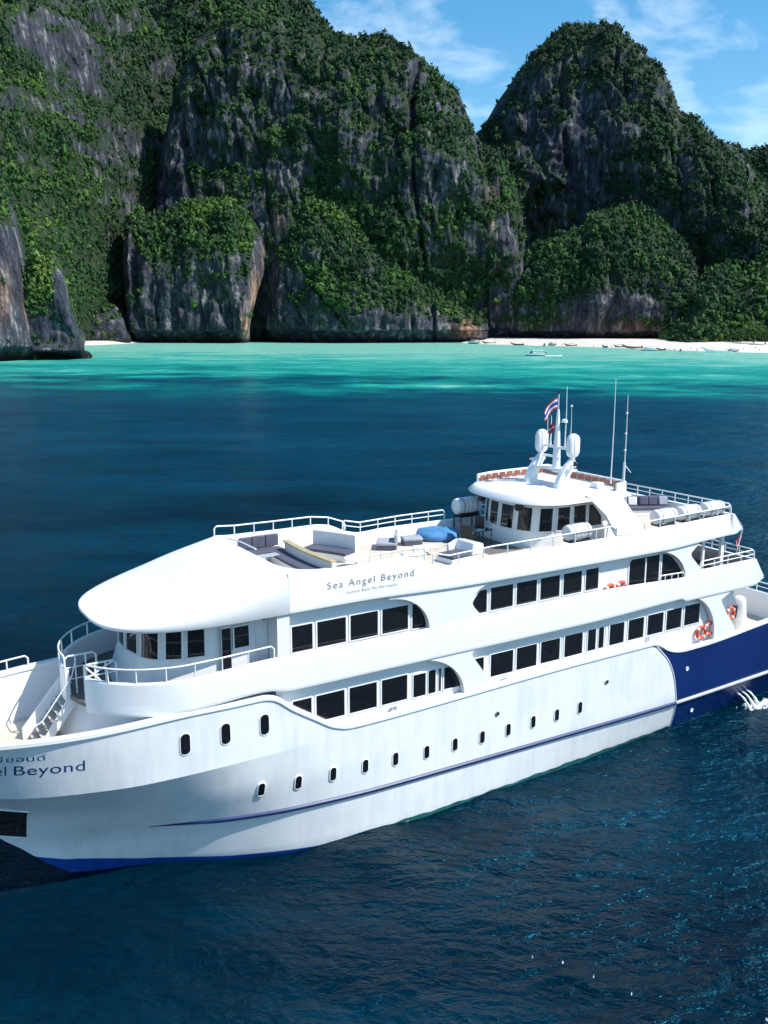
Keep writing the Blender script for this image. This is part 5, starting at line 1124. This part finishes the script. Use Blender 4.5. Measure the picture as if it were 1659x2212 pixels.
# wake of the moving speedboat
wk = MB(); c = np.array(wp(1156, 769))
for _ in range(70):
    t = rs.rand(); x = c[0] + 4.5 + 9 * t; y = c[1] + .3 + rs.normal(0, .5 + 1.2 * t); r = .25 + .7 * rs.rand()
    wk.add([(x - r * 1.6, y - r * .5, .10), (x + r * 1.6, y - r * .5, .09), (x + r * 1.6, y + r * .5, .11), (x - r * 1.6, y + r * .5, .1), (x, y, .28)], [(0, 1, 4), (1, 2, 4), (2, 3, 4), (3, 0, 4)])
tag(wk.build('wake', FOAM), kind='stuff')
# shelter
hx = at_depth(np.array(1572.), np.array(726.), 725.); t = empty('beach_shelter', (hx[0], hx[1], 3.2), RAD(15), 'small beach shelter with grey blue roof before the trees', 'shelter')
MB().grid(np.array([[(-5.5, -3.5, 3.4), (5.5, -3.5, 3.4)], [(-4.6, 0, 5.4), (4.6, 0, 5.4)], [(-5.5, 3.5, 3.4), (5.5, 3.5, 3.4)]])).build('roof', mat('shelter_roof', (.22, .27, .36), .7), t)
for x in (-4.8, 4.8):
    for y in (-3, 3): MB().box((x - .12, y - .12, 0), (x + .12, y + .12, 3.5)).build('post', BM['brown'], t)
MB().box((-4.5, -.6, 0), (4.5, 2.6, 1.2)).build('counter', BM['hull'], t)
# bathers: one continuous skinned body, in three clothing colours
def person_mesh():
    V = [(0, 0, .95), (0, 0, 1.25), (0, 0, 1.45), (0, .01, 1.56), (0, 0, 1.68), (.12, 0, .9), (.14, .02, .5), (.15, 0, .06), (-.12, 0, .9), (-.13, -.03, .5), (-.14, 0, .06), (.2, 0, 1.4), (.27, .02, 1.12), (.28, -.06, .88), (-.2, 0, 1.4), (-.27, .02, 1.12), (-.28, -.06, .88), (.16, -.12, .03), (-.15, -.12, .03)]
    E = [(0, 1), (1, 2), (2, 3), (3, 4), (0, 5), (5, 6), (6, 7), (0, 8), (8, 9), (9, 10), (2, 11), (11, 12), (12, 13), (2, 14), (14, 15), (15, 16), (7, 17), (10, 18)]
    R = [.15, .14, .15, .06, .11, .1, .07, .05, .1, .07, .05, .07, .05, .035, .07, .05, .035, .04, .04]
    me = bpy.data.meshes.new('body'); me.from_pydata(V, E, []); o = bpy.data.objects.new('body', me); COL.objects.link(o)
    sk = o.modifiers.new('skin', 'SKIN'); me.skin_vertices.new() if not me.skin_vertices else None
    for i, r in enumerate(R): me.skin_vertices[0].data[i].radius = (r, r)
    me.skin_vertices[0].data[0].use_root = True
    o.modifiers.new('sub', 'SUBSURF').levels = 1
    dg = bpy.context.evaluated_depsgraph_get(); out = bpy.data.meshes.new_from_object(o.evaluated_get(dg)); bpy.data.objects.remove(o); return out
BODY = person_mesh()
TR = {k: mat('cloth_' + k, c, .8) for k, c in (('blue', (.05, .1, .35)), ('red', (.5, .05, .05)), ('black', (.03, .03, .03)))}
def shorts(m, t): MB().lathe([(.0, 1.04), (.19, 1.03), (.2, .9), (.22, .7), (.0, .72)], 10).build('shorts', m, t)
PEOPLE = [(1214, 747.5, 'blue', 'person in blue shorts standing left of the blue canopied boat'), (1246, 748, 'red', 'person in red shorts right of the blue canopied boat'), (1254, 743, 'black', 'person in black shorts near the cliff foot left of centre'),
          (1266, 746, 'blue', 'person in blue shorts walking below the dark overhang'), (1282, 750, 'black', 'person in black shorts at the water beside the blue boat'), (1320, 752, 'red', 'person in red shorts between the blue and brown boats'),
          (1445, 756, 'blue', 'person in blue shorts right of the boat with raised bow'), (1457, 758, 'black', 'person in black shorts wading beside the smallest dark boat'), (1492, 755, 'red', 'person in red shorts on open sand right of the smallest boat'),
          (1505, 758, 'black', 'person in black shorts nearer the water on open sand'), (1515, 754, 'blue', 'person in blue shorts on open sand towards the shelter'), (1606, 757, 'black', 'person in black shorts right of the rightmost speedboat'),
          (1632, 755, 'red', 'person in red shorts near the right end of the beach'), (1640, 759, 'blue', 'person in blue shorts at the water near the right end of the beach')]
for i, (px, py, c, lb) in enumerate(PEOPLE):
    p = wp(px, py, .6 if py < 756 else .3); t = empty('person', (p[0], p[1], p[2] - .1), i * 1.3, lb, 'person', 'bathers on the beach')
    b = bpy.data.objects.new('body', BODY); COL.objects.link(b); b.parent = t
    if i == 0: BODY.materials.append(M['skin'])
    shorts(TR[c], t)
# trees that stand clear of the forest behind the right of the beach
TRUNK = mat('tree_trunk', (.10, .075, .055), .9, var=.3)
def tree(px, py, Y, h, r, n, tint, label, seed):
    b = at_depth(np.array(float(px)), np.array(float(py)), float(Y)); base = 3.0
    t = empty('tree', (b[0], b[1], base), 0, label, 'tree', 'broad trees at the back of the beach'); rs2 = np.random.RandomState(seed)
    MB().tube([(0, 0, -.5), (.2, 0, h * .3), (0, .2, h * .6), (.1, 0, h * .85)], [.4, .3, .2, .08], 8).build('trunk', TRUNK, t)
    lm = MB()
    for k in range(4):
        a = k * 1.6 + rs2.rand(); lm.tube([(.1, .1, h * (.4 + .1 * k)), (r * .35 * cos(a), r * .35 * sin(a), h * (.55 + .1 * k)), (r * .65 * cos(a), r * .65 * sin(a), h * (.66 + .08 * k))], [.16, .1, .05], 6)
    lm.build('limb', TRUNK, t)
    d = rs2.normal(size=(n, 3)); d /= np.linalg.norm(d, axis=1)[:, None]; rad = rs2.rand(n) ** .45
    P = d * rad[:, None] * np.array([r, r, h * .33]) * (1 + .35 * perlin(d[:, 0] * 2, d[:, 1] * 2, d[:, 2] * 2 + seed))[:, None] + np.array([0, 0, h * .68])
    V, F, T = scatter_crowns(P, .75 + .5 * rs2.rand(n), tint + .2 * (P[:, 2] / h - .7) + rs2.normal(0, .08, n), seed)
    c = fast_mesh('crown', V, F, LEAF, False, {'tint': T}); c.parent = t
tree(1600, 733, 640, 9, 5.5, 130, .62, 'bright green broad tree right of the beach shelter', 1)
tree(1628, 736, 622, 11, 7, 170, .66, 'largest bright green tree at the right end of the beach', 2)
tree(1653, 738, 606, 9, 5, 120, .58, 'green tree cut by the right edge behind the sand', 3)
tree(1548, 728, 690, 9, 4.5, 110, .5, 'darker green tree left of the beach shelter', 4)
tree(1590, 728, 676, 12, 4.5, 120, .46, 'tall dark tree close behind the beach shelter', 5)
